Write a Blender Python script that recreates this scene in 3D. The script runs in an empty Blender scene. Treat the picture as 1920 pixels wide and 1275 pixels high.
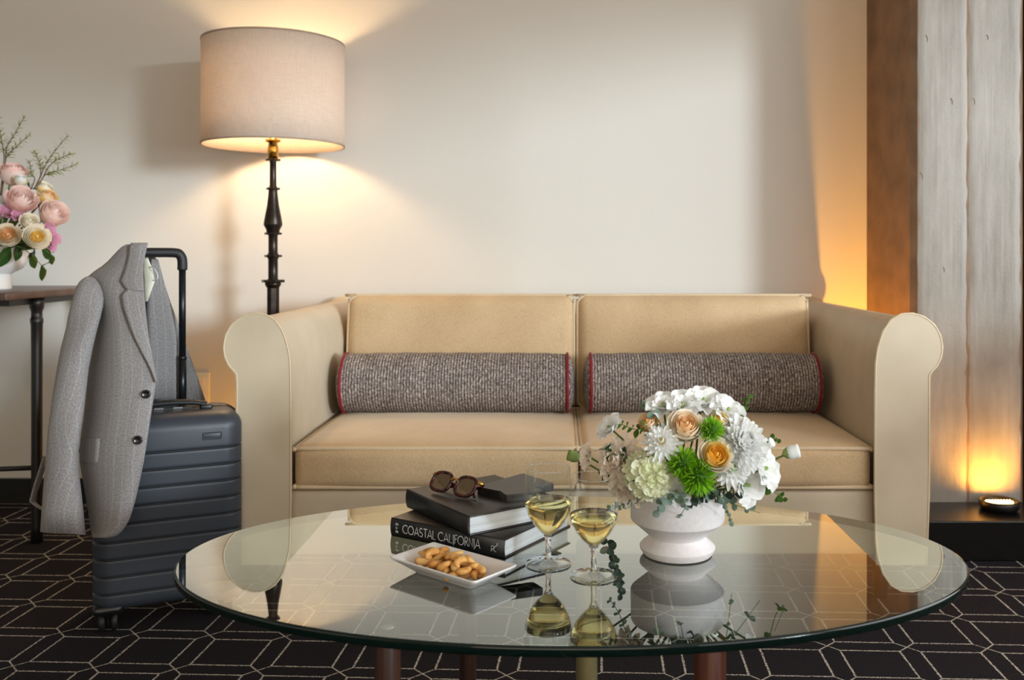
import bpy, bmesh, math, random
from mathutils import Vector, Matrix, Euler
random.seed(7)
scene = bpy.context.scene
COL = scene.collection
PI = math.pi

# ------------------------------------------------------------------ camera
F_PX, CX, CY, HCAM = 1750.0, 1050.0, 475.0, 0.92       # focal length in px, vanishing point, eye height
def P(px, py, Y):
    """point of the place that the photograph shows at (px, py), at distance Y from the camera"""
    return Vector(((px - CX) * Y / F_PX, Y, HCAM - (py - CY) * Y / F_PX))
cam_data = bpy.data.cameras.new('camera')
cam = bpy.data.objects.new('camera', cam_data)
COL.objects.link(cam)
cam.location = (0, 0, HCAM)
cam.rotation_euler = (PI / 2, 0, 0)
cam_data.sensor_fit = 'HORIZONTAL'
cam_data.sensor_width = 36
cam_data.lens = F_PX / 1920 * 36
cam_data.shift_x = (960 - CX) / 1920
cam_data.shift_y = (CY - 637.5) / 1920
cam_data.dof.use_dof = True
cam_data.dof.focus_distance = 1.85
cam_data.dof.aperture_fstop = 5.0
cam_data.clip_start = 0.05
scene.camera = cam

# ------------------------------------------------------------------ light
world = bpy.data.worlds.new('World')
scene.world = world
world.use_nodes = True
bg = world.node_tree.nodes['Background']
bg.inputs['Color'].default_value = (0.96, 0.98, 1.0, 1)
bg.inputs['Strength'].default_value = 0.55

def light(name, kind, loc, energy, color, rot=None, **kw):
    d = bpy.data.lights.new(name, kind)
    d.energy = energy
    d.color = color
    for k, v in kw.items():
        setattr(d, k, v)
    o = bpy.data.objects.new(name, d)
    COL.objects.link(o)
    o.location = loc
    if rot:
        o.rotation_euler = rot
    return o
# low daylight through the window wall on the right
sun_dir = Vector((-0.70, 0.70, -0.11))
sun = light('low_sun', 'SUN', (6, -8, 3), 2.15, (0.78, 0.92, 1.0), angle=math.radians(8))
sun.rotation_euler = sun_dir.to_track_quat('-Z', 'Y').to_euler()
# daylight of the window openings
win = light('window_daylight', 'AREA', (2.5, 1.15, 1.45), 43, (0.95, 0.98, 1.0),
            rot=(0, PI / 2, 0), shape='RECTANGLE', size=1.5, size_y=2.5)
win3 = light('far_window_daylight', 'AREA', (2.5, -2.2, 1.45), 50, (0.95, 0.98, 1.0),
             rot=(0, PI / 2, 0), shape='RECTANGLE', size=1.5, size_y=3.6)
# added warm fill from behind the camera
rear_fill_light = light('rear_fill', 'AREA', (0.0, -3.9, 1.5), 52, (1.0, 0.83, 0.60),
             rot=(PI / 2, 0, 0), shape='RECTANGLE', size=3.6, size_y=2.2)

scene.view_settings.view_transform = 'Standard'
scene.view_settings.look = 'None'
scene.view_settings.gamma = 1
scene.view_settings.use_curve_mapping = False
scene.view_settings.exposure = 0.13

# ------------------------------------------------------------------ materials
def srgb(r, g, b):
    return tuple(((c / 255) / 12.92 if c / 255 <= 0.04045 else ((c / 255 + 0.055) / 1.055) ** 2.4) for c in (r, g, b)) + (1,)
class NT:
    """small helper to write node trees"""
    def __init__(self, name):
        self.m = bpy.data.materials.new(name)
        self.m.use_nodes = True
        self.t = self.m.node_tree
        self.b = self.t.nodes['Principled BSDF']
        self.out = self.t.nodes['Material Output']
    def n(self, kind, **kw):
        nd = self.t.nodes.new(kind)
        for k, v in kw.items():
            if k.startswith('i_'):
                key = k[2:].replace('_', ' ')
                nd.inputs[key].default_value = v
            else:
                setattr(nd, k, v)
        return nd
    def l(self, a, b):
        self.t.links.new(a, b)
    def val(self, x, sock):
        if isinstance(x, (int, float)):
            sock.default_value = x
        else:
            self.l(x, sock)
    def math(self, op, a, b=None, c=None):
        nd = self.n('ShaderNodeMath', operation=op)
        self.val(a, nd.inputs[0])
        if b is not None:
            self.val(b, nd.inputs[1])
        if c is not None:
            self.val(c, nd.inputs[2])
        return nd.outputs[0]
    def coords(self, kind='Object', scale=(1, 1, 1), rot=(0, 0, 0), loc=(0, 0, 0)):
        tc = self.n('ShaderNodeTexCoord')
        mp = self.n('ShaderNodeMapping')
        mp.inputs['Scale'].default_value = scale
        mp.inputs['Rotation'].default_value = rot
        mp.inputs['Location'].default_value = loc
        self.l(tc.outputs[kind], mp.inputs['Vector'])
        return mp.outputs[0]
    def noise(self, vec, scale=5, detail=3, rough=0.5):
        nd = self.n('ShaderNodeTexNoise')
        nd.inputs['Scale'].default_value = scale
        nd.inputs['Detail'].default_value = detail
        nd.inputs['Roughness'].default_value = rough
        if vec is not None:
            self.l(vec, nd.inputs['Vector'])
        return nd.outputs['Fac']
    def ramp(self, fac, stops):
        nd = self.n('ShaderNodeValToRGB')
        els = nd.color_ramp.elements
        els[0].position, els[0].color = stops[0]
        els[1].position, els[1].color = stops[-1]
        for p, c in stops[1:-1]:
            e = els.new(p)
            e.color = c
        self.l(fac, nd.inputs['Fac'])
        return nd.outputs['Color']
    def mix(self, fac, a, b):
        nd = self.n('ShaderNodeMix', data_type='RGBA')
        self.val(fac, nd.inputs[0])
        for x, s in ((a, nd.inputs[6]), (b, nd.inputs[7])):
            if isinstance(x, tuple):
                s.default_value = x
            else:
                self.l(x, s)
        return nd.outputs[2]
    def bump(self, h, strength=0.3, dist=0.002):
        nd = self.n('ShaderNodeBump')
        nd.inputs['Strength'].default_value = strength
        nd.inputs['Distance'].default_value = dist
        self.l(h, nd.inputs['Height'])
        self.l(nd.outputs[0], self.b.inputs['Normal'])
    def set(self, color=None, rough=None, metal=None, **kw):
        if color is not None:
            if isinstance(color, tuple):
                self.b.inputs['Base Color'].default_value = color
            else:
                self.l(color, self.b.inputs['Base Color'])
        if rough is not None:
            self.val(rough, self.b.inputs['Roughness'])
        if metal is not None:
            self.b.inputs['Metallic'].default_value = metal
        for k, v in kw.items():
            self.b.inputs[k.replace('_', ' ')].default_value = v
        return self
M = {}
def plain(key, rgb, rough=0.5, metal=0.0, vary=0.08, nscale=30, bump=0.0, **kw):
    t = NT(key)
    c = srgb(*rgb)
    lo = tuple(x * (1 - vary) for x in c[:3]) + (1,)
    hi = tuple(min(1, x * (1 + vary)) for x in c[:3]) + (1,)
    f = t.noise(t.coords(), nscale, 4)
    t.set(t.ramp(f, [(0.3, lo), (0.7, hi)]), rough, metal, **kw)
    if bump:
        t.bump(f, bump, 0.002)
    M[key] = t.m
    return t

# wall covering: pale woven linen
t = NT('linen_wall')
v = t.coords(scale=(1, 1, 1))
warp = t.noise(t.coords(scale=(420, 420, 9)), 1.0, 2)
weft = t.noise(t.coords(scale=(7, 7, 420)), 1.0, 2)
thr = t.math('ADD', warp, weft)
blot = t.noise(v, 1.3, 2)
c1 = t.ramp(thr, [(0.35, srgb(194, 189, 181)), (0.65, srgb(217, 212, 204))])
t.set(t.mix(t.math('MULTIPLY', blot, 0.25), c1, srgb(198, 191, 181)), 0.85)
t.b.inputs['Specular IOR Level'].default_value = 0.2
t.bump(thr, 0.25, 0.001)
M['linen_wall'] = t.m
plain('paint_wall', (205, 195, 182), 0.9)
plain('ceiling_paint', (214, 208, 198), 0.9)

# board-marked concrete
t = NT('concrete')
v = t.coords()
n1 = t.noise(t.coords(scale=(1, 1, 0.35)), 5.5, 6, 0.6)
n2 = t.noise(t.coords(scale=(60, 60, 2.2)), 1.0, 4)
n3 = t.noise(v, 90, 3)
c = t.ramp(n1, [(0.3, srgb(120, 112, 102)), (0.5, srgb(150, 143, 134)), (0.72, srgb(174, 168, 160))])
c = t.mix(t.math('MULTIPLY', n2, 0.45), c, srgb(122, 110, 96))
t.set(c, t.math('ADD', t.math('MULTIPLY', n1, 0.3), 0.38))
t.bump(t.math('ADD', t.math('ADD', t.math('MULTIPLY', n2, 0.6), n1), t.math('MULTIPLY', n3, 0.3)), 0.5, 0.004)
M['concrete'] = t.m
plain('brown_concrete', (128, 100, 76), 0.7, vary=0.25, nscale=9, bump=0.4)
plain('black_plinth', (17, 15, 14), 0.28, vary=0.2)
plain('black_base', (14, 12, 11), 0.45)
plain('dark_jamb', (48, 36, 28), 0.5)

# carpet: black pile with pale woven lattice
t = NT('carpet')
PER = 0.184
vec = t.coords(rot=(0, 0, 0))
mp = t.n('ShaderNodeVectorRotate', rotation_type='Z_AXIS')
t.l(vec, mp.inputs['Vector'])
mp.inputs['Center'].default_value = (-0.822, 2.225, 0)
mp.inputs['Angle'].default_value = math.radians(2.4)
sep = t.n('ShaderNodeSeparateXYZ')
t.l(mp.outputs[0], sep.inputs[0])
wob = t.math('MULTIPLY', t.math('SUBTRACT', t.noise(vec, 140, 2), 0.5), 0.03)
fx = t.math('FRACT', t.math('ADD', t.math('DIVIDE', t.math('SUBTRACT', sep.outputs[0], -0.822 - 0.0235), PER), 40.0))
fy = t.math('FRACT', t.math('ADD', t.math('DIVIDE', t.math('SUBTRACT', sep.outputs[1], 2.225 + 0.0235), PER), 40.0))
a = t.math('ADD', t.math('ABSOLUTE', t.math('SUBTRACT', fx, 0.5)), wob)
b = t.math('ADD', t.math('ABSOLUTE', t.math('SUBTRACT', fy, 0.5)), wob)
mx = t.math('MAXIMUM', a, b)
mn = t.math('MINIMUM', a, b)
rect = t.math('LESS_THAN', t.math('ABSOLUTE', t.math('SUBTRACT', mx, 0.372)), 0.0125)
corner = t.math('GREATER_THAN', mn, 0.365)
diag = t.math('MULTIPLY', t.math('LESS_THAN', t.math('SUBTRACT', mx, mn), 0.014), corner)
line = t.math('MAXIMUM', rect, diag)
fleck = t.math('GREATER_THAN', t.noise(vec, 260, 2), 0.43)
line = t.math('MULTIPLY', line, fleck)
pile = t.noise(vec, 420, 3)
dark = t.ramp(pile, [(0.3, srgb(22, 20, 23)), (0.75, srgb(52, 48, 53))])
pale = t.ramp(pile, [(0.3, srgb(160, 151, 138)), (0.7, srgb(222, 214, 202))])
t.set(t.mix(line, dark, pale), 0.95)
t.b.inputs['Specular IOR Level'].default_value = 0.1
t.bump(t.math('ADD', pile, t.math('MULTIPLY', line, 0.4)), 0.6, 0.004)
M['carpet'] = t.m

# upholstery
def fabric(key, lo, hi, rough, weave=700, sheen=0.0, bump=0.2, blotch=0.3):
    t = NT(key)
    n1 = t.noise(t.coords(scale=(1, 1, 0.4)), weave, 2)
    n2 = t.noise(t.coords(scale=(1.2, 1.2, 1)), 6, 4)
    f = t.math('ADD', t.math('MULTIPLY', n1, 1 - blotch), t.math('MULTIPLY', n2, blotch))
    t.set(t.ramp(f, [(0.32, srgb(*lo)), (0.68, srgb(*hi))]), rough)
    t.b.inputs['Sheen Weight'].default_value = sheen
    t.b.inputs['Sheen Tint'].default_value = srgb(238, 222, 200)
    t.b.inputs['Sheen Roughness'].default_value = 0.4
    t.b.inputs['Specular IOR Level'].default_value = 0.3
    t.bump(t.math('ADD', t.math('MULTIPLY', n1, 0.3), n2), bump, 0.003)
    M[key] = t.m
fabric('tan_velvet', (184, 154, 116), (212, 184, 146), 0.8, 420, 0.6, 0.25, 0.4)
fabric('tan_leather', (194, 178, 153), (207, 191, 167), 0.46, 600, 0.0, 0.04, 0.85)
fabric('tan_piping', (200, 176, 142), (222, 200, 168), 0.65, 400, 0.1, 0.1, 0.4)
fabric('red_piping', (110, 16, 30), (140, 30, 44), 0.6, 500, 0.1, 0.1, 0.3)
t = NT('grey_tweed')
tc = t.n('ShaderNodeUVMap')
def uvnoise(sx, sy, det=2):
    mpn = t.n('ShaderNodeMapping')
    mpn.inputs['Scale'].default_value = (sx, sy, 1)
    t.l(tc.outputs[0], mpn.inputs['Vector'])
    return t.noise(mpn.outputs[0], 1.0, det)
ww = t.n('ShaderNodeTexWave', wave_type='BANDS', bands_direction='X')
mpw = t.n('ShaderNodeMapping')
mpw.inputs['Scale'].default_value = (36, 36, 1)
t.l(tc.outputs[0], mpw.inputs['Vector'])
t.l(mpw.outputs[0], ww.inputs['Vector'])
ww.inputs['Scale'].default_value = 1.0
ww.inputs['Distortion'].default_value = 2.0
ww.inputs['Detail Scale'].default_value = 3
na = uvnoise(210, 80)
nb = uvnoise(20, 20)
nc = uvnoise(110, 190)
f = t.math('ADD', t.math('MULTIPLY', na, 0.45), t.math('ADD', t.math('MULTIPLY', ww.outputs['Fac'], 0.18), t.math('ADD', t.math('MULTIPLY', nb, 0.14), t.math('MULTIPLY', nc, 0.4))))
t.set(t.ramp(f, [(0.40, srgb(52, 45, 44)), (0.56, srgb(112, 101, 98)), (0.64, srgb(140, 129, 124)), (0.76, srgb(205, 196, 186))]), 0.9)
t.bump(f, 1.0, 0.006)
M['grey_tweed'] = t.m

# suit wool with pale pinstripe
t = NT('suit_wool')
uv = t.n('ShaderNodeUVMap')
su = t.n('ShaderNodeSeparateXYZ')
t.l(uv.outputs[0], su.inputs[0])
wobb = t.math('MULTIPLY', t.noise(uv.outputs[0], 30, 2), 0.003)
st = t.math('FRACT', t.math('DIVIDE', t.math('ADD', su.outputs[0], wobb), 0.0225))
stripe = t.math('LESS_THAN', t.math('ABSOLUTE', t.math('SUBTRACT', st, 0.5)), 0.035)
sc_ = t.math('FRACT', t.math('DIVIDE', t.math('ADD', su.outputs[1], wobb), 0.034))
cross = t.math('MULTIPLY', t.math('LESS_THAN', t.math('ABSOLUTE', t.math('SUBTRACT', sc_, 0.5)), 0.03), 0.12)
mpf = t.n('ShaderNodeMapping')
mpf.inputs['Scale'].default_value = (1, 1, 1)
t.l(uv.outputs[0], mpf.inputs['Vector'])
h1 = t.noise(mpf.outputs[0], 900, 2)
h2 = t.noise(mpf.outputs[0], 240, 3)
hh = t.math('ADD', t.math('MULTIPLY', h1, 0.55), t.math('MULTIPLY', h2, 0.45))
base = t.ramp(hh, [(0.35, srgb(108, 105, 105)), (0.65, srgb(162, 157, 156))])
fac = t.math('MULTIPLY', t.math('MAXIMUM', stripe, cross), t.math('MULTIPLY', h2, 0.42))
t.set(t.mix(fac, base, srgb(214, 208, 200)), 0.92)
t.b.inputs['Specular IOR Level'].default_value = 0.15
t.b.inputs['Sheen Weight'].default_value = 0.15
t.bump(hh, 0.3, 0.001)
M['suit_wool'] = t.m
plain('cream_lining', (222, 216, 196), 0.4)
plain('white_cord', (215, 215, 210), 0.5)
plain('horn_button', (22, 18, 17), 0.25, vary=0.4)
# suitcase
t = plain('suitcase_shell', (50, 55, 64), 0.4, vary=0.05, nscale=900, bump=0.12)
plain('suitcase_black', (20, 20, 22), 0.35)
plain('suitcase_groove', (26, 28, 33), 0.5)
plain('handle_metal', (34, 36, 40), 0.3, metal=0.6)
plain('chrome', (190, 190, 192), 0.2, metal=1)
plain('rubber', (24, 24, 27), 0.55)
# lamp
plain('dark_bronze', (50, 42, 36), 0.32, metal=0.75, vary=0.3, nscale=40)
plain('brass', (196, 150, 70), 0.25, metal=1)
t = NT('shade_linen')
n1 = t.noise(t.coords(scale=(900, 900, 30)), 1, 2)
n2 = t.noise(t.coords(scale=(30, 30, 900)), 1, 2)
s = t.math('MULTIPLY', t.math('ADD', n1, n2), 0.5)
col = t.ramp(s, [(0.35, srgb(214, 200, 186)), (0.65, srgb(234, 222, 210))])
t.set(col, 0.9)
tr = t.n('ShaderNodeBsdfTranslucent')
t.l(col, tr.inputs['Color'])
mxs = t.n('ShaderNodeMixShader')
mxs.inputs[0].default_value = 0.21
t.l(t.b.outputs[0], mxs.inputs[1])
t.l(tr.outputs[0], mxs.inputs[2])
t.l(mxs.outputs[0], t.out.inputs['Surface'])
M['shade_linen'] = t.m
plain('shade_trim', (172, 150, 132), 0.8)
def emit(key, rgb, strength):
    t = NT(key)
    t.b.inputs['Emission Color'].default_value = rgb + (1,)
    t.b.inputs['Emission Strength'].default_value = strength
    t.b.inputs['Base Color'].default_value = rgb + (1,)
    M[key] = t.m
emit('bulb_glow', (1.0, 0.68, 0.36), 215)
emit('led_glow', (1.0, 0.55, 0.16), 18)
# glass
def thin_glass(key, tint, base, gain, power=5.0, rough=0.0):
    t = NT(key)
    lw = t.n('ShaderNodeLayerWeight')
    lw.inputs['Blend'].default_value = 0.5
    fr = t.math('MINIMUM', t.math('ADD', t.math('MULTIPLY', t.math('POWER', lw.outputs['Facing'], power), gain), base), 1.0)
    tp = t.n('ShaderNodeBsdfTransparent')
    tp.inputs['Color'].default_value = tint + (1,)
    gl = t.n('ShaderNodeBsdfGlossy')
    gl.inputs['Roughness'].default_value = rough
    gl.inputs['Color'].default_value = (0.96, 1.0, 0.97, 1)
    mx = t.n('ShaderNodeMixShader')
    t.l(fr, mx.inputs[0])
    t.l(tp.outputs[0], mx.inputs[1])
    t.l(gl.outputs[0], mx.inputs[2])
    t.l(mx.outputs[0], t.out.inputs['Surface'])
    M[key] = t.m
thin_glass('table_glass', (0.78, 0.87, 0.82), 0.06, 3.0)
thin_glass('table_glass_under', (0.92, 0.97, 0.94), 0.0, 0.0)
thin_glass('bowl_glass', (0.97, 0.985, 0.98), 0.035, 0.9, 4.0)
thin_glass('foot_glass', (0.93, 0.95, 0.95), 0.14, 1.1, 3.0, 0.03)
t = NT('glass_edge')
t.set((0.0015, 0.008, 0.006, 1), 0.05)
t.b.inputs['IOR'].default_value = 1.5
M['glass_edge'] = t.m
t = NT('clear_glass')
t.set((1, 1, 1, 1), 0.0)
t.b.inputs['Transmission Weight'].default_value = 1
t.b.inputs['IOR'].default_value = 1.48
M['clear_glass'] = t.m
t = NT('white_wine')
t.set((1.0, 0.89, 0.43, 1), 0.0)
t.b.inputs['Transmission Weight'].default_value = 1
t.b.inputs['IOR'].default_value = 1.33
M['white_wine'] = t.m
# table things
def wood(key, lo, hi, rough=0.35):
    t = NT(key)
    n1 = t.noise(t.coords(scale=(30, 30, 2.2)), 1, 5)
    n2 = t.noise(t.coords(scale=(200, 200, 6)), 1, 2)
    t.set(t.ramp(t.math('ADD', t.math('MULTIPLY', n1, 0.7), t.math('MULTIPLY', n2, 0.3)), [(0.35, srgb(*lo)), (0.65, srgb(*hi))]), rough)
    M[key] = t.m
wood('red_wood', (66, 32, 22), (116, 64, 44))
wood('brown_wood', (44, 26, 20), (74, 46, 36))
wood('dark_wood', (34, 24, 22), (58, 42, 37), 0.3)
wood('console_edge', (66, 48, 42), (92, 70, 62), 0.35)
wood('ebony', (16, 14, 14), (30, 26, 25), 0.35)
plain('olive_brass', (150, 138, 100), 0.4, metal=0.5)
plain('book_black', (13, 12, 12), 0.4)
plain('book_cover', (42, 35, 32), 0.36)
t = NT('book_pages')
pg = t.noise(t.coords(scale=(3, 3, 900)), 1, 2)
t.set(t.ramp(pg, [(0.3, srgb(186, 190, 196)), (0.7, srgb(228, 230, 233))]), 0.8)
M['book_pages'] = t.m
plain('letter_white', (205, 205, 203), 0.5)
plain('letter_teal', (26, 62, 72), 0.5)
plain('black_leather', (27, 24, 24), 0.4, bump=0.2, nscale=300)
plain('grey_leather', (66, 60, 58), 0.4, bump=0.2, nscale=300)
plain('porcelain', (232, 228, 226), 0.12, vary=0.02)
t = NT('cashew')
n1 = t.noise(t.coords(), 90, 4)
oi = t.n('ShaderNodeObjectInfo')
f = t.math('ADD', t.math('MULTIPLY', n1, 0.7), t.math('MULTIPLY', oi.outputs['Random'], 0.4))
t.set(t.ramp(f, [(0.3, srgb(178, 112, 46)), (0.52, srgb(218, 160, 84)), (0.8, srgb(236, 194, 124))]), 0.42)
t.b.inputs['Subsurface Weight'].default_value = 0.0
t.bump(n1, 0.3, 0.001)
M['cashew'] = t.m
t = NT('tortoise')
n1 = t.noise(t.coords(), 120, 3)
t.set(t.ramp(n1, [(0.4, srgb(34, 9, 12)), (0.6, srgb(72, 20, 20)), (0.8, srgb(140, 80, 34))]), 0.1)
M['tortoise'] = t.m
plain('dark_lens', (150, 132, 110), 0.06, metal=0.85)
plain('gold', (214, 172, 84), 0.2, metal=1)
# ceramics and flowers
plain('stone_white', (226, 221, 222), 0.5, vary=0.05, nscale=160, bump=0.1)
plain('glaze_white', (232, 230, 228), 0.25, vary=0.02)
def petal_mat(key, rgb, rgb2=None, rough=0.6, trans=0.25):
    t = NT(key)
    n1 = t.noise(t.coords(), 60, 3)
    col = t.ramp(n1, [(0.3, srgb(*(rgb2 or rgb))), (0.7, srgb(*rgb))])
    t.set(col, rough)
    t.b.inputs['Specular IOR Level'].default_value = 0.25
    tr = t.n('ShaderNodeBsdfTranslucent')
    t.l(col, tr.inputs['Color'])
    mxs = t.n('ShaderNodeMixShader')
    mxs.inputs[0].default_value = trans
    t.l(t.b.outputs[0], mxs.inputs[1])
    t.l(tr.outputs[0], mxs.inputs[2])
    t.l(mxs.outputs[0], t.out.inputs['Surface'])
    M[key] = t.m
petal_mat('petal_white', (252, 252, 250), (246, 247, 245), 0.6, 0.35)
petal_mat('petal_cream', (254, 248, 234), (252, 241, 220), 0.6, 0.2)
petal_mat('petal_blush', (254, 246, 236), (252, 238, 222), 0.6, 0.25)
petal_mat('petal_hydrangea', (246, 245, 224), (230, 234, 192), 0.6, 0.35)
petal_mat('petal_buff', (254, 236, 208), (250, 224, 188), 0.6, 0.2)
petal_mat('petal_yellow', (254, 230, 150), (252, 216, 112), 0.6, 0.35)
petal_mat('petal_gold', (255, 214, 96), (252, 198, 66), 0.6, 0.35)
petal_mat('petal_peach', (252, 220, 172), (248, 206, 150), 0.6, 0.35)
petal_mat('petal_pink', (252, 222, 214), (248, 206, 197), 0.6, 0.2)
petal_mat('petal_pale_pink', (253, 232, 224), (250, 220, 210), 0.6, 0.2)
petal_mat('petal_mauve', (230, 176, 198), (214, 150, 178), 0.6, 0.35)
petal_mat('green_spike', (150, 206, 40), (112, 172, 28))
petal_mat('leaf_green', (84, 122, 44), (56, 94, 30))
petal_mat('leaf_deep', (46, 84, 30), (28, 60, 22), 0.4)
petal_mat('leaf_grey', (138, 158, 144), (104, 128, 114), 0.5)
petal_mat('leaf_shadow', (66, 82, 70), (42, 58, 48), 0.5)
petal_mat('needle_green', (160, 172, 96), (124, 142, 70))
petal_mat('bud_green', (176, 198, 128), (140, 172, 92))
plain('stem_green', (82, 110, 46), 0.6)
plain('stem_brown', (104, 78, 58), 0.7)

# ------------------------------------------------------------------ mesh helpers
class MB:
    """collects geometry (with uv in metres) and links it as ONE mesh object"""
    def __init__(self):
        self.v, self.f, self.uv, self.mi = [], [], [], []
    def add(self, verts, faces, uvs=None, mi=0):
        o = len(self.v)
        self.v += [Vector(p) for p in verts]
        for k, f in enumerate(faces):
            self.f.append(tuple(i + o for i in f))
            self.uv.append([uvs[i] for i in f] if uvs else [(0, 0)] * len(f))
            self.mi.append(mi)
        return self
    def grid(self, rows, close_u=False, close_v=False, mi=0, flip=False):
        n, m = len(rows), len(rows[0])
        vs = [Vector(p) for r in rows for p in r]
        vlen = [0.0]
        for i in range(1, n):
            vlen.append(vlen[-1] + sum((vs[i * m + j] - vs[(i - 1) * m + j]).length for j in range(m)) / m)
        us = []
        for i in range(n):
            tot = [0.0]
            for j in range(1, m):
                tot.append(tot[-1] + (vs[i * m + j] - vs[i * m + j - 1]).length)
            us.append(tot)
        uvs = [(us[i][j] - us[i][-1] * 0.5, vlen[i]) for i in range(n) for j in range(m)]
        fs = []
        for i in range(n if close_v else n - 1):
            for j in range(m if close_u else m - 1):
                a, b2 = i * m + j, i * m + (j + 1) % m
                c2, d = ((i + 1) % n) * m + (j + 1) % m, ((i + 1) % n) * m + j
                fs.append((a, d, c2, b2) if flip else (a, b2, c2, d))
        return self.add(vs, fs, uvs, mi)
    def lathe(self, prof, n=32, c=(0, 0, 0), cap=True, mi=0, poly=None):
        rows = []
        for r, z in prof:
            rows.append([(c[0] + r * math.cos(2 * PI * k / n), c[1] + r * math.sin(2 * PI * k / n), c[2] + z) for k in range(n)])
        self.grid(rows, close_u=True, mi=mi)
        if cap:
            o = len(self.v) - n * len(prof)
            if prof[0][0] > 1e-6:
                self.f.append(tuple(o + k for k in reversed(range(n)))); self.uv.append([(0, 0)] * n); self.mi.append(mi)
            if prof[-1][0] > 1e-6:
                e = o + n * (len(prof) - 1)
                self.f.append(tuple(e + k for k in range(n))); self.uv.append([(0, 0)] * n); self.mi.append(mi)
        return self
    def tube(self, pts, r, n=8, closed=False, mi=0, flat=None, up=None):
        pts = [Vector(p) for p in pts]
        m = len(pts)
        rr = r if isinstance(r, (list, tuple)) else [r] * m
        rows = []
        prev = Vector(up) if up else None
        for i, p in enumerate(pts):
            if closed:
                d = pts[(i + 1) % m] - pts[i - 1]
            else:
                d = pts[min(i + 1, m - 1)] - pts[max(i - 1, 0)]
            d.normalize()
            if prev is None:
                prev = Vector((0, 0, 1)) if abs(d.z) < 0.9 else Vector((1, 0, 0))
            x = prev - d * prev.dot(d)
            if x.length < 1e-6:
                x = d.orthogonal()
            x.normalize()
            prev = x
            y = d.cross(x)
            fl = flat or 1.0
            rows.append([p + x * (rr[i] * math.cos(2 * PI * k / n)) + y * (rr[i] * fl * math.sin(2 * PI * k / n)) for k in range(n)])
        self.grid(rows, close_u=True, close_v=closed, mi=mi)
        if not closed:
            o = len(self.v) - n * m
            self.f.append(tuple(o + k for k in reversed(range(n)))); self.uv.append([(0, 0)] * n); self.mi.append(mi)
            e = o + n * (m - 1)
            self.f.append(tuple(e + k for k in range(n))); self.uv.append([(0, 0)] * n); self.mi.append(mi)
        return self
    def box(self, c, s, mi=0):
        x, y, z = c
        a, b2, h = s[0] / 2, s[1] / 2, s[2] / 2
        vs = [(x + i * a, y + j * b2, z + k * h) for i in (-1, 1) for j in (-1, 1) for k in (-1, 1)]
        return self.add(vs, [(0, 1, 3, 2), (4, 6, 7, 5), (0, 4, 5, 1), (2, 3, 7, 6), (0, 2, 6, 4), (1, 5, 7, 3)], mi=mi)
    def rbox(self, c, s, r, crown=(0, 0, 0), m=8, k=3, mi=0):
        """box with rounded edges; crown swells each pair of faces"""
        def axis(w):
            h = w / 2
            rr = min(r, h * 0.98)
            lo = [-h + rr * (1 - math.cos(PI / 2 * i / k)) for i in range(k)]
            mid = [-h + rr + (2 * h - 2 * rr) * i / m for i in range(m + 1)]
            return lo + mid + [-q for q in reversed(lo)]
        ax = [axis(q) for q in s]
        hs = [q / 2 for q in s]
        bm = bmesh.new()
        seen = {}
        def vert(p):
            key = tuple(round(q, 7) for q in p)
            if key in seen:
                return seen[key]
            p = Vector(p)
            inner = Vector([max(-(hs[i] - min(r, hs[i] * .98)), min(hs[i] - min(r, hs[i] * .98), p[i])) for i in range(3)])
            d = p - inner
            q = inner + (d.normalized() * r if d.length > 1e-9 else d)
            for i in range(3):
                if crown[i]:
                    j, l = (i + 1) % 3, (i + 2) % 3
                    w = (1 - min(1, abs(q[j]) / hs[j]) ** 3) * (1 - min(1, abs(q[l]) / hs[l]) ** 3)
                    q[i] += crown[i] * w * (1 if p[i] > 0 else -1) * min(1, abs(p[i]) / hs[i])
            v = bm.verts.new(q + Vector(c))
            seen[key] = v
            return v
        for i in range(3):
            j, l = (i + 1) % 3, (i + 2) % 3
            for sgn in (-1, 1):
                for p in range(len(ax[j]) - 1):
                    for q in range(len(ax[l]) - 1):
                        quad = []
                        for (dp, dq) in ((0, 0), (1, 0), (1, 1), (0, 1)):
                            co = [0, 0, 0]
                            co[i] = sgn * hs[i]
                            co[j] = ax[j][p + dp]
                            co[l] = ax[l][q + dq]
                            quad.append(vert(co))
                        if sgn < 0:
                            quad.reverse()
                        if len(set(quad)) == 4:
                            try:
                                bm.faces.new(quad)
                            except ValueError:
                                pass
        bm.verts.index_update()
        self.add([v.co.copy() for v in bm.verts], [[v.index for v in f.verts] for f in bm.faces], mi=mi)
        bm.free()
        return self
    def prism(self, outline, y0, y1, mi=0):
        """outline of (x, z) extruded along y"""
        n = len(outline)
        vs = [(x, y0, z) for x, z in outline] + [(x, y1, z) for x, z in outline]
        fs = [tuple(range(n)), tuple(reversed(range(n, 2 * n)))]
        fs += [(i, (i + 1) % n + 0, (i + 1) % n + n, i + n)[::-1] for i in range(n)]
        return self.add(vs, fs, mi=mi)
    def mesh(self, name, mats, smooth=True, sub=None):
        me = bpy.data.meshes.new(name)
        off = sub or Vector((0, 0, 0))
        me.from_pydata([p - off for p in self.v], [], self.f)
        uvl = me.uv_layers.new(name='UVMap')
        k = 0
        for fi, f in enumerate(self.f):
            for q in range(len(f)):
                uvl.data[k].uv = self.uv[fi][q]
                k += 1
        for m_ in mats:
            me.materials.append(M[m_] if isinstance(m_, str) else m_)
        for pl, mi in zip(me.polygons, self.mi):
            pl.material_index = mi
            pl.use_smooth = smooth
        me.update()
        return me
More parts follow.
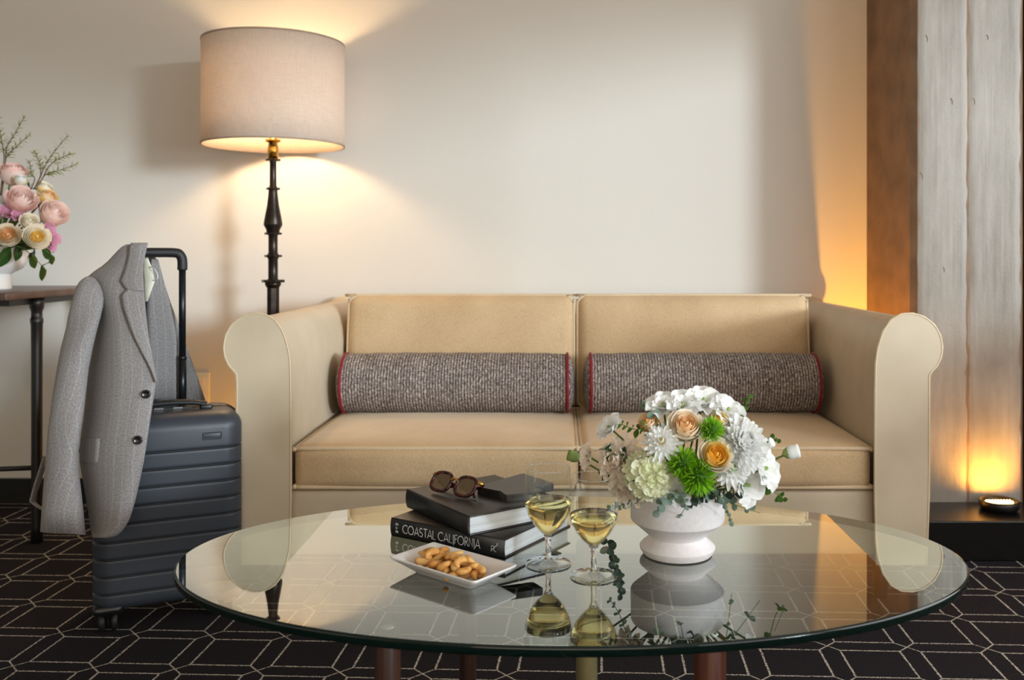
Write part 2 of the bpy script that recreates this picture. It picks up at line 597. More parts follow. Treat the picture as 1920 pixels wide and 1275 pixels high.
    def build(self, name, mats, parent=None, smooth=True, local=False, solid=None, sub=0, bevel=None, offs=0.0):
        if isinstance(mats, str):
            mats = [mats]
        off = Vector((0, 0, 0))
        if parent is not None and not local:
            off = world_loc(parent)
        me = self.mesh(name, mats, smooth, off)
        o = bpy.data.objects.new(name, me)
        COL.objects.link(o)
        o.parent = parent
        if solid:
            md = o.modifiers.new('thickness', 'SOLIDIFY')
            md.thickness = solid
            md.offset = offs
        if bevel:
            md = o.modifiers.new('edge', 'BEVEL')
            md.width = bevel
            md.segments = 2
            md.limit_method = 'ANGLE'
            md.angle_limit = math.radians(40)
        if sub:
            md = o.modifiers.new('smooth', 'SUBSURF')
            md.levels = md.render_levels = sub
        return o
def world_loc(o):
    p = Vector((0, 0, 0))
    while o is not None:
        p += o.location
        o = o.parent
    return p
def tag(o, label=None, cat=None, group=None, kind=None):
    if label: o['label'] = label
    if cat: o['category'] = cat
    if group: o['group'] = group
    if kind: o['kind'] = kind
    return o
def empty(name, loc, label=None, cat=None, group=None, rot=(0, 0, 0)):
    o = bpy.data.objects.new(name, None)
    o.empty_display_size = 0.05
    COL.objects.link(o)
    o.location = loc
    o.rotation_euler = rot
    return tag(o, label, cat, group)
def interp(y, table):
    if y <= table[0][0]: return table[0][1]
    for (a, p), (b2, q) in zip(table, table[1:]):
        if y <= b2:
            return p + (q - p) * (y - a) / (b2 - a)
    return table[-1][1]
def smooth_curve(pts, n=6, closed=False):
    """Catmull-Rom through the points"""
    pts = [Vector(p) for p in pts]
    out = []
    m = len(pts)
    for i in range(m if closed else m - 1):
        if closed:
            p0, p1, p2, p3 = pts[i - 1], pts[i], pts[(i + 1) % m], pts[(i + 2) % m]
        else:
            p0, p1, p2, p3 = pts[max(i - 1, 0)], pts[i], pts[i + 1], pts[min(i + 2, m - 1)]
        for k in range(n):
            s = k / n
            out.append(0.5 * ((2 * p1) + (p2 - p0) * s + (2 * p0 - 5 * p1 + 4 * p2 - p3) * s * s + (3 * p1 - p0 - 3 * p2 + p3) * s ** 3))
    if not closed:
        out.append(pts[-1])
    return out
def rrect(w, d, r, n=5):
    """closed outline of a rounded rectangle, centred"""
    pts = []
    for (sx, sy, a0) in ((1, 1, 0), (-1, 1, PI / 2), (-1, -1, PI), (1, -1, 3 * PI / 2)):
        for k in range(n + 1):
            a = a0 + PI / 2 * k / n
            pts.append((sx * (w / 2 - r) + r * math.cos(a), sy * (d / 2 - r) + r * math.sin(a)))
    return pts

# ------------------------------------------------------------------ the room
YW = 3.45                                   # wall behind the sofa
YR = 3.45                                   # recess beside the column
XL, XR, YB, ZC = -3.4, 2.6, -4.2, 2.75
def struct(name, mb, mat, label, cat, smooth=False, **kw):
    o = mb.build(name, mat, smooth=smooth, **kw)
    return tag(o, label, cat, kind='structure')
struct('floor', MB().box(((XL + XR) / 2, (YB + YR) / 2, -0.05), (XR - XL, YR - YB + 0.4, 0.1)), 'carpet',
       'black carpet with a pale woven lattice of squares', 'carpet')
struct('ceiling', MB().box(((XL + XR) / 2, (YB + YR) / 2, ZC + 0.05), (XR - XL + 0.2, YR - YB + 0.4, 0.1)), 'ceiling_paint',
       'plain pale ceiling above the sofa', 'ceiling')
struct('wall_back', MB().box(((XL + XR) / 2, YW + 0.08, ZC / 2), (XR - XL, 0.16, ZC)), 'linen_wall',
       'pale linen covered wall behind the tan sofa', 'wall')
struct('wall_left', MB().box((XL - 0.05, (YB + YR) / 2, ZC / 2), (0.1, YR - YB + 0.2, ZC)), 'paint_wall',
       'plain painted side wall beyond the console table', 'wall')
struct('baseboard_back', MB().box(((XL + 1.13) / 2, YW - 0.009, 0.045), (1.13 - XL, 0.018, 0.09)), 'black_base',
       'low black baseboard along the linen wall', 'baseboard')
# rear wall, out of view, with an opening added for soft frontal fill
mb = MB()
mb.box((XL + 0.9, YB, ZC / 2), (1.8, 0.1, ZC)); mb.box((XR - 0.55, YB, ZC / 2), (1.1, 0.1, ZC))
mb.box((0.35, YB, 0.18), (3.9, 0.1, 0.36)); mb.box((0.35, YB, ZC - 0.06), (3.9, 0.1, 0.12))
struct('wall_front', mb, 'paint_wall', 'painted wall around an added unseen fill light opening opposite the sofa', 'wall')
# window wall: posts and transoms
wr = tag(empty('window_1', (XR, -1.2, 0)), 'tall window wall with dark posts beside the sofa', 'window', kind='structure')
for y in (-4.1, -1.9, 0.3, 2.48):
    MB().box((XR, y, ZC / 2), (0.07, 0.06, ZC)).build('window_post', 'dark_jamb', wr, smooth=False)
for z in (0.82, 2.05):
    MB().box((XR, -0.8, z), (0.07, 6.6, 0.07)).build('transom', 'dark_jamb', wr, smooth=False)
struct('wall_right', MB().box((XR, 3.03, ZC / 2), (0.1, 1.06, ZC)).box((XR, -0.85, 2.41), (0.1, 6.7, 0.68)).box((XR, -0.85, 0.40), (0.1, 6.7, 0.80)), 'paint_wall', 'painted wall between the window and the concrete column', 'wall')

# concrete column: chamfered corner, board joint
XC0, XC1, YC = 1.134, 1.486, 3.006
col_root = tag(empty('column', (XC0, YC, 0)), 'board marked concrete column with chamfered corner beside the sofa', 'column', kind='structure')
def vprism(outline, z0, z1):
    n = len(outline)
    vs = [(x, y, z0) for x, y in outline] + [(x, y, z1) for x, y in outline]
    fs = [tuple(reversed(range(n))), tuple(range(n, 2 * n))]
    fs += [(i, (i + 1) % n, (i + 1) % n + n, i + n) for i in range(n)]
    return vs, fs
seam = (1815 - CX) * YC / F_PX
XF = (1721 - CX) * YC / F_PX
# two board-wide strips of the front face with a recessed joint, and the shaft behind
nx = 14
def face_strip(x0, x1, sd):
    rnd = random.Random(sd)
    rows = []
    nz = 60
    for i in range(nz + 1):
        z = 0.1 + (ZC - 0.1) * i / nz
        row = []
        for j in range(nx + 1):
            x = x0 + (x1 - x0) * j / nx
            e = 0.004 if j in (0, nx) else 0.0
            jit = rnd.uniform(-0.0012, 0.0012)
            row.append((x + (rnd.uniform(-0.0008, 0.0008) if j in (0, nx) else 0), YC + e + jit, z))
        rows.append(row)
    return rows
for i, (x0, x1) in enumerate(((XF, seam - 0.0007), (seam + 0.0007, XC1))):
    rows = face_strip(x0, x1, i)
    mb = MB().grid(rows)
    mb.build('face_board', 'concrete', col_root, smooth=True)
vs, fs = vprism([(XF, YC + 0.003), (XC1, YC + 0.003), (XC1 + 0.02, YC + 0.03), (XC1 + 0.02, YR), (XC0, YR), (XC0, YC + 0.02)], 0.0, ZC)
MB().add(vs, fs).build('shaft', 'brown_concrete', col_root, smooth=False)
# blemishes: a few shallow chips on the face
for (px, py, r) in ((1738, 72, 7), (1852, 70, 5), (1785, 190, 6), (1827, 190, 6), (1729, 330, 6), (1770, 505, 5), (1812, 700, 4)):
    c = P(px, py, YC)
    k = random.uniform(0.6, 1.3)
    s = YC / F_PX
    MB().tube(smooth_curve([c + Vector((-r * .3 * s, -.0005, r * s)), c + Vector((r * .2 * s, -.0012, 0)), c + Vector((r * .1 * s * k, -.0005, -r * s))], 4), 0.0011, 6).build('chip', 'concrete', col_root)
struct('trim_1', MB().rbox((1.75, 2.896, 0.06), (1.58, 0.218, 0.12), 0.004), 'black_plinth',
       'low glossy black plinth ledge carrying the amber uplight', 'plinth')
struct('trim_2', MB().box((1.555, 3.05, ZC / 2), (0.09, 0.06, ZC)), 'dark_jamb', 'dark wooden window jamb at the edge of the concrete column', 'jamb')

# ------------------------------------------------------------------ sofa
SX, YF = 0.0593, 2.414
ZS = 0.419
sofa = empty('sofa', (SX, 2.85, 0), 'long tan two seat sofa with scroll arms and velvet cushions', 'sofa')
# arm outline for the side x > 0, measured from the sofa's centre line
arm_out = [(0.768, 0.125), (0.768, 0.30), (0.7685, 0.55), (0.770, 0.635), (0.776, 0.675), (0.788, 0.712), (0.806, 0.738), (0.828, 0.750),
           (0.852, 0.7515), (0.877, 0.744), (0.899, 0.727), (0.912, 0.704), (0.917, 0.678), (0.914, 0.655), (0.905, 0.636), (0.892, 0.622),
           (0.886, 0.612), (0.883, 0.595), (0.883, 0.50), (0.882, 0.30), (0.880, 0.125)]
for sg in (1, -1):
    ol = [(SX + sg * x, z) for x, z in arm_out]
    if sg < 0:
        ol.reverse()
    n = len(ol)
    cxm = sum(p[0] for p in ol) / n
    rows = []
    Y0, Y1 = YF, 3.40
    prof = [(Y0 + 0.010, 0.010), (Y0 + 0.003, 0.004), (Y0, 0.0)]
    # body: rounded lip, then straight back
    ys = [(Y0, 0.016), (Y0 + 0.002, 0.008), (Y0 + 0.007, 0.002), (Y0 + 0.014, 0.0)] + [(Y0 + 0.014 + (Y1 - Y0 - 0.03) * k / 8, 0.0) for k in range(1, 9)] + [(Y1 - 0.006, 0.004), (Y1, 0.014)]
    # inset along outline normals
    def inset(ol, d):
        res = []
        for i in range(n):
            p, q, r = Vector(ol[i - 1] + (0,)), Vector(ol[i] + (0,)), Vector(ol[(i + 1) % n] + (0,))
            t1, t2 = (q - p).normalized(), (r - q).normalized()
            nn = Vector((-(t1.y + t2.y), t1.x + t2.x, 0)).normalized()
            res.append((q.x + nn.x * d, q.y + nn.y * d))
        return res
    for (y, d) in ys:
        rows.append([(x, y, z) for x, z in inset(ol, d)])
    mb = MB().grid(rows, close_u=True)
    o_ = mb.build('arm', 'tan_leather', sofa)
    # front panel of the arm and the welt around it
    mb = MB()
    ins = inset(ol, 0.0155)
    mb.add([(x, Y0 - 0.0005, z) for x, z in ins], [tuple(range(n))])
    MB_face = mb.build('arm_front', 'tan_leather', o_, smooth=False)
    wl = inset(ol, 0.012)
    MB().tube([(x, Y0 + 0.002, z) for x, z in smooth_curve([Vector((p[0], p[1], 0)) for p in wl], 3) for x, z in [(x, z)]] if False else
              [(p.x, Y0 + 0.001, p.y) for p in smooth_curve([(q[0], q[1], 0) for q in wl], 3)], 0.0028, 6).build('piping', 'tan_piping', o_)
# base and back
MB().rbox((SX, 2.83, 0.215), (1.54, 0.78, 0.17), 0.012).build('base', 'tan_leather', sofa)
MB().rbox((SX, 3.29, 0.425), (1.80, 0.18, 0.59), 0.03).build('back_frame', 'tan_leather', sofa)
for sx in (-1, 1):
    for y in (2.5, 3.2):
        MB().lathe([(0.018, 0.0), (0.026, 0.128)], 12, (SX + sx * 0.80, y, 0)).build('foot', 'ebony', sofa)
def loop_pts(w, d, r, z, c, plane='xy'):
    pts = rrect(w, d, r, 5)
    if plane == 'xy':
        return [(c[0] + x, c[1] + y, z) for x, y in pts]
    return [(c[0] + x, z, c[2] + y) for x, y in pts]
xm = SX - 0.008
for (x0, x1) in ((SX - 0.756, xm - 0.003), (xm + 0.003, SX + 0.756)):
    w = x1 - x0
    c = ((x0 + x1) / 2, YF + 0.022 + 0.30, 0.3595)
    o_ = MB().rbox(c, (w, 0.60, 0.119), 0.026, crown=(0.003, 0.016, 0.014), m=14, k=5).build('seat_cushion', 'tan_velvet', sofa)
    for z in (0.4085, 0.3105):
        pts = [Vector(p) for p in loop_pts(w - 0.006, 0.594, 0.03, z, c)]
        for p in pts:
            u = (p.y - c[1]) / 0.3
            if u < -0.8:
                s_ = 1 - min(1, abs(p.x - c[0]) / (w / 2)) ** 3
                p.y -= 0.007 * s_
                p.z += 0.006 * s_ * (1 if z > 0.36 else -1)
        dense = smooth_curve(pts, 4, True)
        MB().tube(dense, 0.0062, 6, closed=True).build('piping', 'tan_piping', o_)
    # back cushion, leaning a little
    bc = Vector((c[0], 3.105, 0.592))
    wb = w - 0.004
    mbk = MB().rbox((0, 0, 0), (wb, 0.15, 0.372), 0.035, crown=(0.003, 0.03, 0.004), m=14, k=5)
    rotm = Matrix.Rotation(math.radians(-8), 3, 'X')
    mbk.v = [rotm @ p + bc for p in mbk.v]
    o_ = mbk.build('back_cushion', 'tan_velvet', sofa)
    for yy, sh_ in ((-0.056, 0.0),):
        pts = [Vector((x, yy, z)) for x, z in rrect(wb - 0.002 - sh_, 0.370 - sh_, 0.035, 5)]
        for p in pts:
            if abs(p.z) > 0.15 and p.z > 0:
                p.z += 0.003 * (1 - (abs(p.x) / (wb / 2)) ** 2) - 0.001
        dense = smooth_curve(pts, 4, True)
        MB().tube([rotm @ p + bc for p in dense], 0.0048, 6, closed=True).build('piping', 'tan_piping', o_)

# bolsters
def bolster(x0, x1, label, tilt=0.0):
    R_ = 0.093
    c = Vector(((x0 + x1) / 2, 2.898, ZS + R_ + 0.006))
    root = empty('bolster_cushion', (c.x, c.y, ZS), label, 'cushion', 'grey bolsters on the sofa')
    L = (x1 - x0) / 2
    rows = []
    n = 40
    xs = [(-L, R_ * 0.96)] + [(-L + 2 * L * k / 30, R_ * (1 + 0.012 * math.sin(k * 1.7) - 0.04 * (abs(k - 15) / 15) ** 4)) for k in range(1, 30)] + [(L, R_ * 0.96)]
    for x, r in xs:
        rows.append([(c.x + x, c.y + r * math.cos(2 * PI * k / n), c.z + r * math.sin(2 * PI * k / n) * (1.0 if math.sin(2 * PI * k / n) > 0 else 0.99)) for k in range(n + 1)])
    mb = MB()
    # uv: along the roll and around it
    vs = [p for r in rows for p in r]
    uvs = [(rows[i][0][0], 2 * PI * R_ * j / n) for i in range(len(rows)) for j in range(n + 1)]
    fs = [(i * (n + 1) + j, i * (n + 1) + j + 1, (i + 1) * (n + 1) + j + 1, (i + 1) * (n + 1) + j) for i in range(len(rows) - 1) for j in range(n)]
    mb.add(vs, fs, uvs)
    mb.build('cover', 'grey_tweed', root)
    for sg in (-1, 1):
        rows = []
        for k, (rr, dx) in enumerate(((0.955, 0.0), (0.85, 0.012), (0.6, 0.02), (0.3, 0.024), (0.02, 0.025))):
            rows.append([(c.x + sg * (L + dx), c.y + R_ * rr * math.cos(2 * PI * j / n), c.z + R_ * rr * math.sin(2 * PI * j / n)) for j in range(n)])
        vs = [p for r in rows for p in r]
        uvs = [(p[1], p[2]) for p in vs]
        m_ = len(rows)
        fs = [(i * n + j, i * n + (j + 1) % n, (i + 1) * n + (j + 1) % n, (i + 1) * n + j) for i in range(m_ - 1) for j in range(n)]
        MB().add(vs, fs, uvs).build('end_cap', 'grey_tweed', root)
        MB().tube([(c.x + sg * (L + 0.001), c.y + R_ * 0.972 * math.cos(2 * PI * j / 48), c.z + R_ * 0.972 * math.sin(2 * PI * j / 48)) for j in range(48)], 0.0048, 6, closed=True).build('piping', 'red_piping', root)
    return root
s_ = F_PX / 2.88
bolster((647 - CX) / s_, (1063 - CX) / s_, 'grey tweed bolster cushion with red piping nearer the floor lamp')
bolster((1108 - CX) / s_, (1527 - CX) / s_, 'grey tweed bolster cushion with red piping behind the white flowers')

# ------------------------------------------------------------------ floor lamp
YLAMP = 3.20
SL = F_PX / YLAMP
LX = (512 - CX) / SL
def zl(py): return HCAM + (CY - py) / SL
lamp = empty('floor_lamp', (LX, YLAMP, 0), 'lit floor lamp with round linen shade and turned dark bronze stem', 'lamp')
k_ = 1 / SL
MB().lathe([(0.0, 0.0), (0.15, 0.0), (0.152, 0.012), (0.135, 0.02), (0.05, 0.03), (0.022, 0.06), (0.02, 0.09)], 40, (LX, YLAMP, 0), cap=False).build('base', 'dark_bronze', lamp)
MB().lathe([(12 * k_, 0.06), (11.5 * k_, zl(540))], 8, (LX, YLAMP, 0)).build('lower_stem', 'dark_bronze', lamp, smooth=False)
MB().lathe([(11 * k_, zl(540)), (15 * k_, zl(534)), (15 * k_, zl(531)), (9 * k_, zl(522)), (9 * k_, zl(486)), (11 * k_, zl(483)), (11 * k_, zl(478)), (8.6 * k_, zl(474)), (8.6 * k_, zl(442)),
            (12 * k_, zl(436)), (13 * k_, zl(430)), (17 * k_, zl(423)), (17.5 * k_, zl(420)), (15 * k_, zl(405)), (11 * k_, zl(385)), (8.4 * k_, zl(362)), (8 * k_, zl(352)), (6.4 * k_, zl(348)), (6 * k_, zl(304)), (8 * k_, zl(300))],
           12, (LX, YLAMP, 0)).build('upper_stem', 'dark_bronze', lamp)
for (py, r, h) in ((527, 22, 5), (480, 17, 4), (438, 16.5, 4), (354, 13.5, 4), (300, 14.5, 4)):
    MB().lathe([(r * k_, zl(py + h / 2)), (r * k_, zl(py - h / 2))], 6, (LX, YLAMP, 0)).build('collar', 'dark_bronze', lamp, smooth=False, bevel=0.0015)
MB().lathe([(9 * k_, zl(298)), (10 * k_, zl(280)), (8 * k_, zl(268)), (14 * k_, zl(266)), (14 * k_, zl(262)), (6 * k_, zl(260)), (6 * k_, zl(215))], 16, (LX, YLAMP, 0)).build('socket', 'brass', lamp)
MB().lathe([(0.012, zl(212)), (0.026, zl(197)), (0.032, zl(180)), (0.026, zl(165)), (0.0, zl(157))], 12, (LX, YLAMP, 0), cap=False).build('bulb', 'bulb_glow', lamp)
RS = 128.5 * k_
zt, zb_ = zl(81), zl(274)
SHX = LX + 2 * k_
mb = MB().lathe([(RS, zb_), (RS, zb_ + (zt - zb_) * .33), (RS, zb_ + (zt - zb_) * .66), (RS, zt)], 72, (SHX, YLAMP, 0), cap=False)
sh = mb.build('lamp_shade', 'shade_linen', lamp, solid=0.002)
for z in (zb_ + 0.003, zt - 0.003):
    MB().lathe([(RS - 0.0015, z - 0.003), (RS + 0.002, z - 0.003), (RS + 0.002, z + 0.003), (RS - 0.0015, z + 0.003)], 72, (SHX, YLAMP, 0), cap=False).build('rim', 'shade_trim', sh)
for k in range(3):
    a = 2 * PI * k / 3 + 0.5
    MB().tube([(LX, YLAMP, zt - 0.02), (SHX + RS * math.cos(a), YLAMP + RS * math.sin(a), zt - 0.006)], 0.002, 6).build('spider_arm', 'brass', lamp)
# its flex, dropping beside the sofa arm
pts = smooth_curve([P(474, 806, 2.98), P(465, 830, 2.96), P(463, 860, 2.95), P(467, 880, 2.94), P(470, 905, 2.94), P(468, 940, 2.94), P(471, 965, 2.96), P(480, 985, 3.0), Vector((LX + 0.02, YLAMP - 0.13, 0.012))], 5)
MB().tube(pts, 0.005, 8).build('flex', 'rubber', lamp)
MB().lathe([(0.009, -0.02), (0.012, -0.012), (0.012, 0.012), (0.009, 0.02)], 12, tuple(P(467, 898, 2.94))).build('flex_switch', 'rubber', lamp)

# ------------------------------------------------------------------ amber uplights
AMB = (1.0, 0.43, 0.045)
def uplight(x, y, z, energy, label, aim=(0, 0, 1), r=0.058, spot=100, blend=0.8):
    root = empty('uplight', (x, y, z), label, 'light', 'amber uplights along the wall')
    MB().lathe([(r * 0.8, 0.0), (r, 0.008), (r * 1.03, 0.028), (r * 0.95, 0.031), (r * 0.82, 0.026), (r * 0.8, 0.022)], 32, (0, 0, 0), cap=False).build('housing', 'black_base', root, local=True)
    MB().lathe([(0.0, 0.02), (r * 0.8, 0.022)], 32, (0, 0, 0), cap=False).build('reflector', 'black_base', root, local=True)
    for i in range(9):
        for j in range(2):
            MB().lathe([(0.0042, 0.021), (0.0042, 0.026), (0.0, 0.0295)], 8, (-0.036 + 0.009 * i, -0.009 + 0.016 * j, 0), cap=False).build('led', 'led_glow', root, local=True)
    d = Vector(aim).normalized()
    o = light('uplight_beam', 'SPOT', (0, 0, 0.035), energy, AMB, spot_size=math.radians(spot), spot_blend=blend, shadow_soft_size=0.02)
    o.rotation_euler = d.to_track_quat('-Z', 'Y').to_euler()
    o.parent = root
    return root
pz = 0.12
c = P(1875, 955, 2.91)
uplight(c.x, 2.915, pz, 7, 'small round amber uplight on the black plinth before the concrete column', aim=(0.05, 0.55, 1.0), spot=158, blend=1.0)
uplight(1.02, 3.13, 0.0, 96, 'hidden amber uplight on the floor between the sofa and the column', aim=(0.04, 0.22, 1), spot=110)
uplight(-1.02, 3.30, 0.0, 9, 'hidden amber uplight on the floor behind the sofa below the lamp', aim=(0.0, 0.2, 1), spot=130)
# outlet
ot = empty('outlet', (P(376, 728, YW).x, YW, P(376, 728, YW).z), 'cream wall outlet plate just behind the jacket and suitcase', 'outlet')
c = P(376, 728, YW)
MB().rbox((c.x, YW - 0.003, c.z), (0.07, 0.006, 0.115), 0.002, m=2, k=2).build('plate', 'petal_cream', ot)
for dz in (-0.025, 0.025):
    MB().rbox((c.x, YW - 0.0065, c.z + dz), (0.034, 0.004, 0.028), 0.0015, m=2, k=2).build('socket_face', 'petal_blush', ot)

# ------------------------------------------------------------------ coffee table
ZG = 0.405
TX, TY, TA, TB = 0.019, 1.60, 0.663, 0.38
table = empty('coffee_table', (TX, TY, 0), 'large oval glass coffee table on dark wooden legs', 'table')
N = 160
ell = [(math.cos(2 * PI * k / N), math.sin(2 * PI * k / N)) for k in range(N)]
mb = MB()
TH = 0.0145
def ring(a_off, z): return [(TX + (TA + a_off) * c_, TY + (TB + a_off) * s2, z) for c_, s2 in ell]
rows = [ring(-0.0035, ZG), ring(-0.0010, ZG - 0.0010), ring(0, ZG - 0.0035), ring(0, ZG - TH + 0.0025), ring(-0.0025, ZG - TH)]
mb.grid(list(reversed(rows)), close_u=True, mi=1)
o0 = len(mb.v)
mb.add(ring(-0.0035, ZG), [tuple(range(N))], mi=0)
mb.add(ring(-0.0025, ZG - TH), [tuple(reversed(range(N)))], mi=2)
gt = mb.build('glass_top', ['table_glass', 'glass_edge', 'table_glass_under'], table, smooth=False)
for pl in gt.data.polygons:
    pl.use_smooth = pl.material_index == 1
for (px, Y, r, mat) in ((727, 1.33, 0.0185, 'brown_wood'), (1331, 1.306, 0.0225, 'red_wood'), (877, 1.80, 0.0165, 'brown_wood'), (1100, 1.74, 0.020, 'olive_brass')):
    x = (px - CX) * Y / F_PX
    lg = MB().lathe([(r * 0.86, 0.0), (r, 0.03), (r, ZG - TH - 0.012), (r * 0.9, ZG - TH - 0.006)], 24, (x, Y, 0)).build('leg', mat, table)
    MB().lathe([(r * 0.6, ZG - TH - 0.006), (r * 0.6, ZG - TH)], 16, (x, Y, 0)).build('pad', 'chrome', lg)
MB().tube([((727 - CX) * 1.33 / F_PX, 1.33, 0.10), ((1100 - CX) * 1.74 / F_PX, 1.74, 0.10)], 0.009, 10).build('stretcher', 'red_wood', table)
MB().tube([((1331 - CX) * 1.306 / F_PX, 1.306, 0.085), ((877 - CX) * 1.80 / F_PX, 1.80, 0.085)], 0.009, 10).build('stretcher', 'red_wood', table)

# ------------------------------------------------------------------ books
def book(name, A, Bp, z, depth, thick, label, cover, spine):
    """A: left end of the spine, Bp: right end (x, y) on the level z"""
    A, Bp = Vector((A[0], A[1], 0)), Vector((Bp[0], Bp[1], 0))
    L = (Bp - A).length
    ang = math.atan2(Bp.y - A.y, Bp.x - A.x)
    root = empty(name, (A.x, A.y, z), label, 'book', 'books on the coffee table', rot=(0, 0, ang))
    ct = 0.0028
    for nm, zc in (('back_cover', ct / 2), ('front_cover', thick - ct / 2)):
        MB().rbox((L / 2, depth / 2, zc), (L, depth, ct), 0.001, m=2, k=2).build(nm, cover, root, local=True)
    # slightly rounded spine
    rows = []
    for k in range(9):
        a = -1 + 2 * k / 8
        rows.append([(x, -0.003 * (1 - a * a) + 0.0005, thick / 2 + a * thick / 2) for x in (0, L / 2, L)])
    sp = MB().grid(rows).build('spine', spine, root, local=True, solid=0.002, offs=1)
    MB().box((L / 2, depth / 2 - 0.001, thick / 2), (L - 0.008, depth - 0.008, thick - 2 * ct), 0).build('pages', 'book_pages', root, local=True, smooth=False)
    return root, sp, L
b1, sp1, L1 = book('book', (-0.307, 1.706), (-0.0918, 1.575), ZG, 0.215, 0.0325, 'thick black book titled in white thin capitals, lower of the two', 'book_cover', 'book_black')
b2, sp2, L2 = book('book', (-0.290, 1.778), (-0.154, 1.592), ZG + 0.0327, 0.195, 0.0335, 'black book lying crosswise on top of the white lettered one', 'book_cover', 'book_black')
# lettering as flat ribbons on the spine: glyphs in a 1-high box
def arc(cx_, cy_, rx, ry, a0, a1, n=12):
    return [(cx_ + rx * math.cos(math.radians(a0 + (a1 - a0) * k / n)), cy_ + ry * math.sin(math.radians(a0 + (a1 - a0) * k / n))) for k in range(n + 1)]
GL = {
    'C': (0.80, [arc(0.46, 0.5, 0.44, 0.5, 45, 315)]),
    'O': (0.96, [arc(0.47, 0.5, 0.46, 0.5, 0, 360, 20)]),
    'A': (0.74, [[(0, 0), (0.36, 1), (0.72, 0)], [(0.12, 0.3), (0.60, 0.3)]]),
    'S': (0.56, [arc(0.27, 0.75, 0.22, 0.25, 40, 270, 9)[:-1] + arc(0.27, 0.25, 0.25, 0.25, 90, -140, 9)]),
    'T': (0.56, [[(0, 1), (0.62, 1)], [(0.30, 1), (0.30, 0)]]),
    'L': (0.50, [[(0.04, 1), (0.04, 0), (0.48, 0)]]),
    'I': (0.14, [[(0.05, 1.0), (0.05, -0.22)]]),
    'i': (0.16, [[(0.06, 1.0), (0.06, 0)]]),
    'F': (0.44, [[(0.04, 0), (0.04, 1), (0.44, 1)], [(0.04, 0.55), (0.36, 0.55)]]),
    'R': (0.54, [[(0.04, 0), (0.04, 1), (0.26, 1)] + arc(0.26, 0.76, 0.2, 0.24, 90, -90, 8) + [(0.06, 0.52)], [(0.22, 0.52), (0.54, 0)]]),
    'N': (0.66, [[(0.04, 0), (0.04, 1), (0.58, 0), (0.58, 1)]]),
    '2': (0.7, [arc(0.2, 0.62, 0.2, 0.2, 180, -90, 9), [(0.06, 0.5), (0.0, 0.0)], [(0.16, 0.4), (0.5, 0.05), (0.62, 0.02)], [(0.3, 0.62), (0.55, 0.78), (0.72, 0.98), (0.78, 1.2), (0.7, 1.3)]]),
}
def ribbon(mb, pts, w, mapf):
    pts = [Vector((p[0], p[1], 0)) for p in pts]
    L_, R_ = [], []
    for i, p in enumerate(pts):
        d = (pts[min(i + 1, len(pts) - 1)] - pts[max(i - 1, 0)]).normalized()
        nn = Vector((-d.y, d.x, 0)) * w / 2
        L_.append(mapf(p + nn)); R_.append(mapf(p - nn))
    mb.grid([L_, R_])
def write(text, x0, z0, h, total, parent, thick, mat, w=0.085):
    adv = sum(GL[c_][0] + 0.10 if c_ != ' ' else 0.30 for c_ in text)
    sx = total / adv
    x = 0
    for c_ in text:
        if c_ == ' ':
            x += 0.30
            continue
        wd, strokes = GL[c_]
        mb = MB()
        def mapf(p, x=x):
            X = x0 + (x + p.x) * sx
            Z = z0 + p.y * h
            a = (Z - thick / 2) / (thick / 2)
            return Vector((X, -0.003 * (1 - a * a) + 0.0005 - 0.0032, Z))
        for st in strokes:
            ribbon(mb, st, w, mapf)
        mb.build('letter', mat, parent, local=True, smooth=False)
        x += wd + 0.10
write('COASTAL CALIFORNIA', 0.030, 0.0098, 0.0148, 0.174, sp1, 0.0325, 'letter_white', 0.105)
write('2', 0.226, 0.0095, 0.012, 0.013, sp1, 0.0325, 'letter_white', 0.1)
for k, dz in enumerate((0.008, 0.0145, 0.021)):        # small stacked mark at the head of the spine
    mb = MB()
    def mapq(p, dz=dz):
        Z = dz + p.y * 0.0045
        a = (Z - 0.01625) / 0.01625
        return Vector((0.0135 + p.x * 0.0065, -0.003 * (1 - a * a) - 0.0027, Z))
    for st in ((arc(0.3, 0.5, 0.28, 0.45, 0, 360, 10), [(0.75, 0.0), (0.75, 0.9)]), ([(0.0, 0.5), (0.8, 0.5)], [(0.2, 0.1), (0.2, 0.9)]), (arc(0.3, 0.5, 0.28, 0.4, 30, 300, 8), [(0.8, 0.1), (0.8, 0.9)]))[k]:
        ribbon(mb, st, 0.22, mapq)
    mb.build('spine_mark', 'letter_white', sp1, local=True, smooth=False)
# faded teal title on the upper spine: too worn to read
for k, x in enumerate((0.028, 0.036, 0.046, 0.054, 0.062, 0.070, 0.078)):
    mb = MB()
    def mapt(p, x=x):
        Z = 0.013 + p.y * 0.0085
        a = (Z - 0.01675) / 0.01675
        return Vector((x + p.x * 0.007, -0.003 * (1 - a * a) - 0.0027, Z))
    for st in ([arc(0.4, 0.5, 0.36, 0.5, 0, 360, 12)], [[(0.3, 0), (0.3, 1)]], [arc(0.4, 0.5, 0.36, 0.5, 50, 310, 10)])[k % 3]:
        ribbon(mb, st, 0.16, mapt)
    mb.build('worn_letter', 'letter_teal', sp2, local=True, smooth=False)

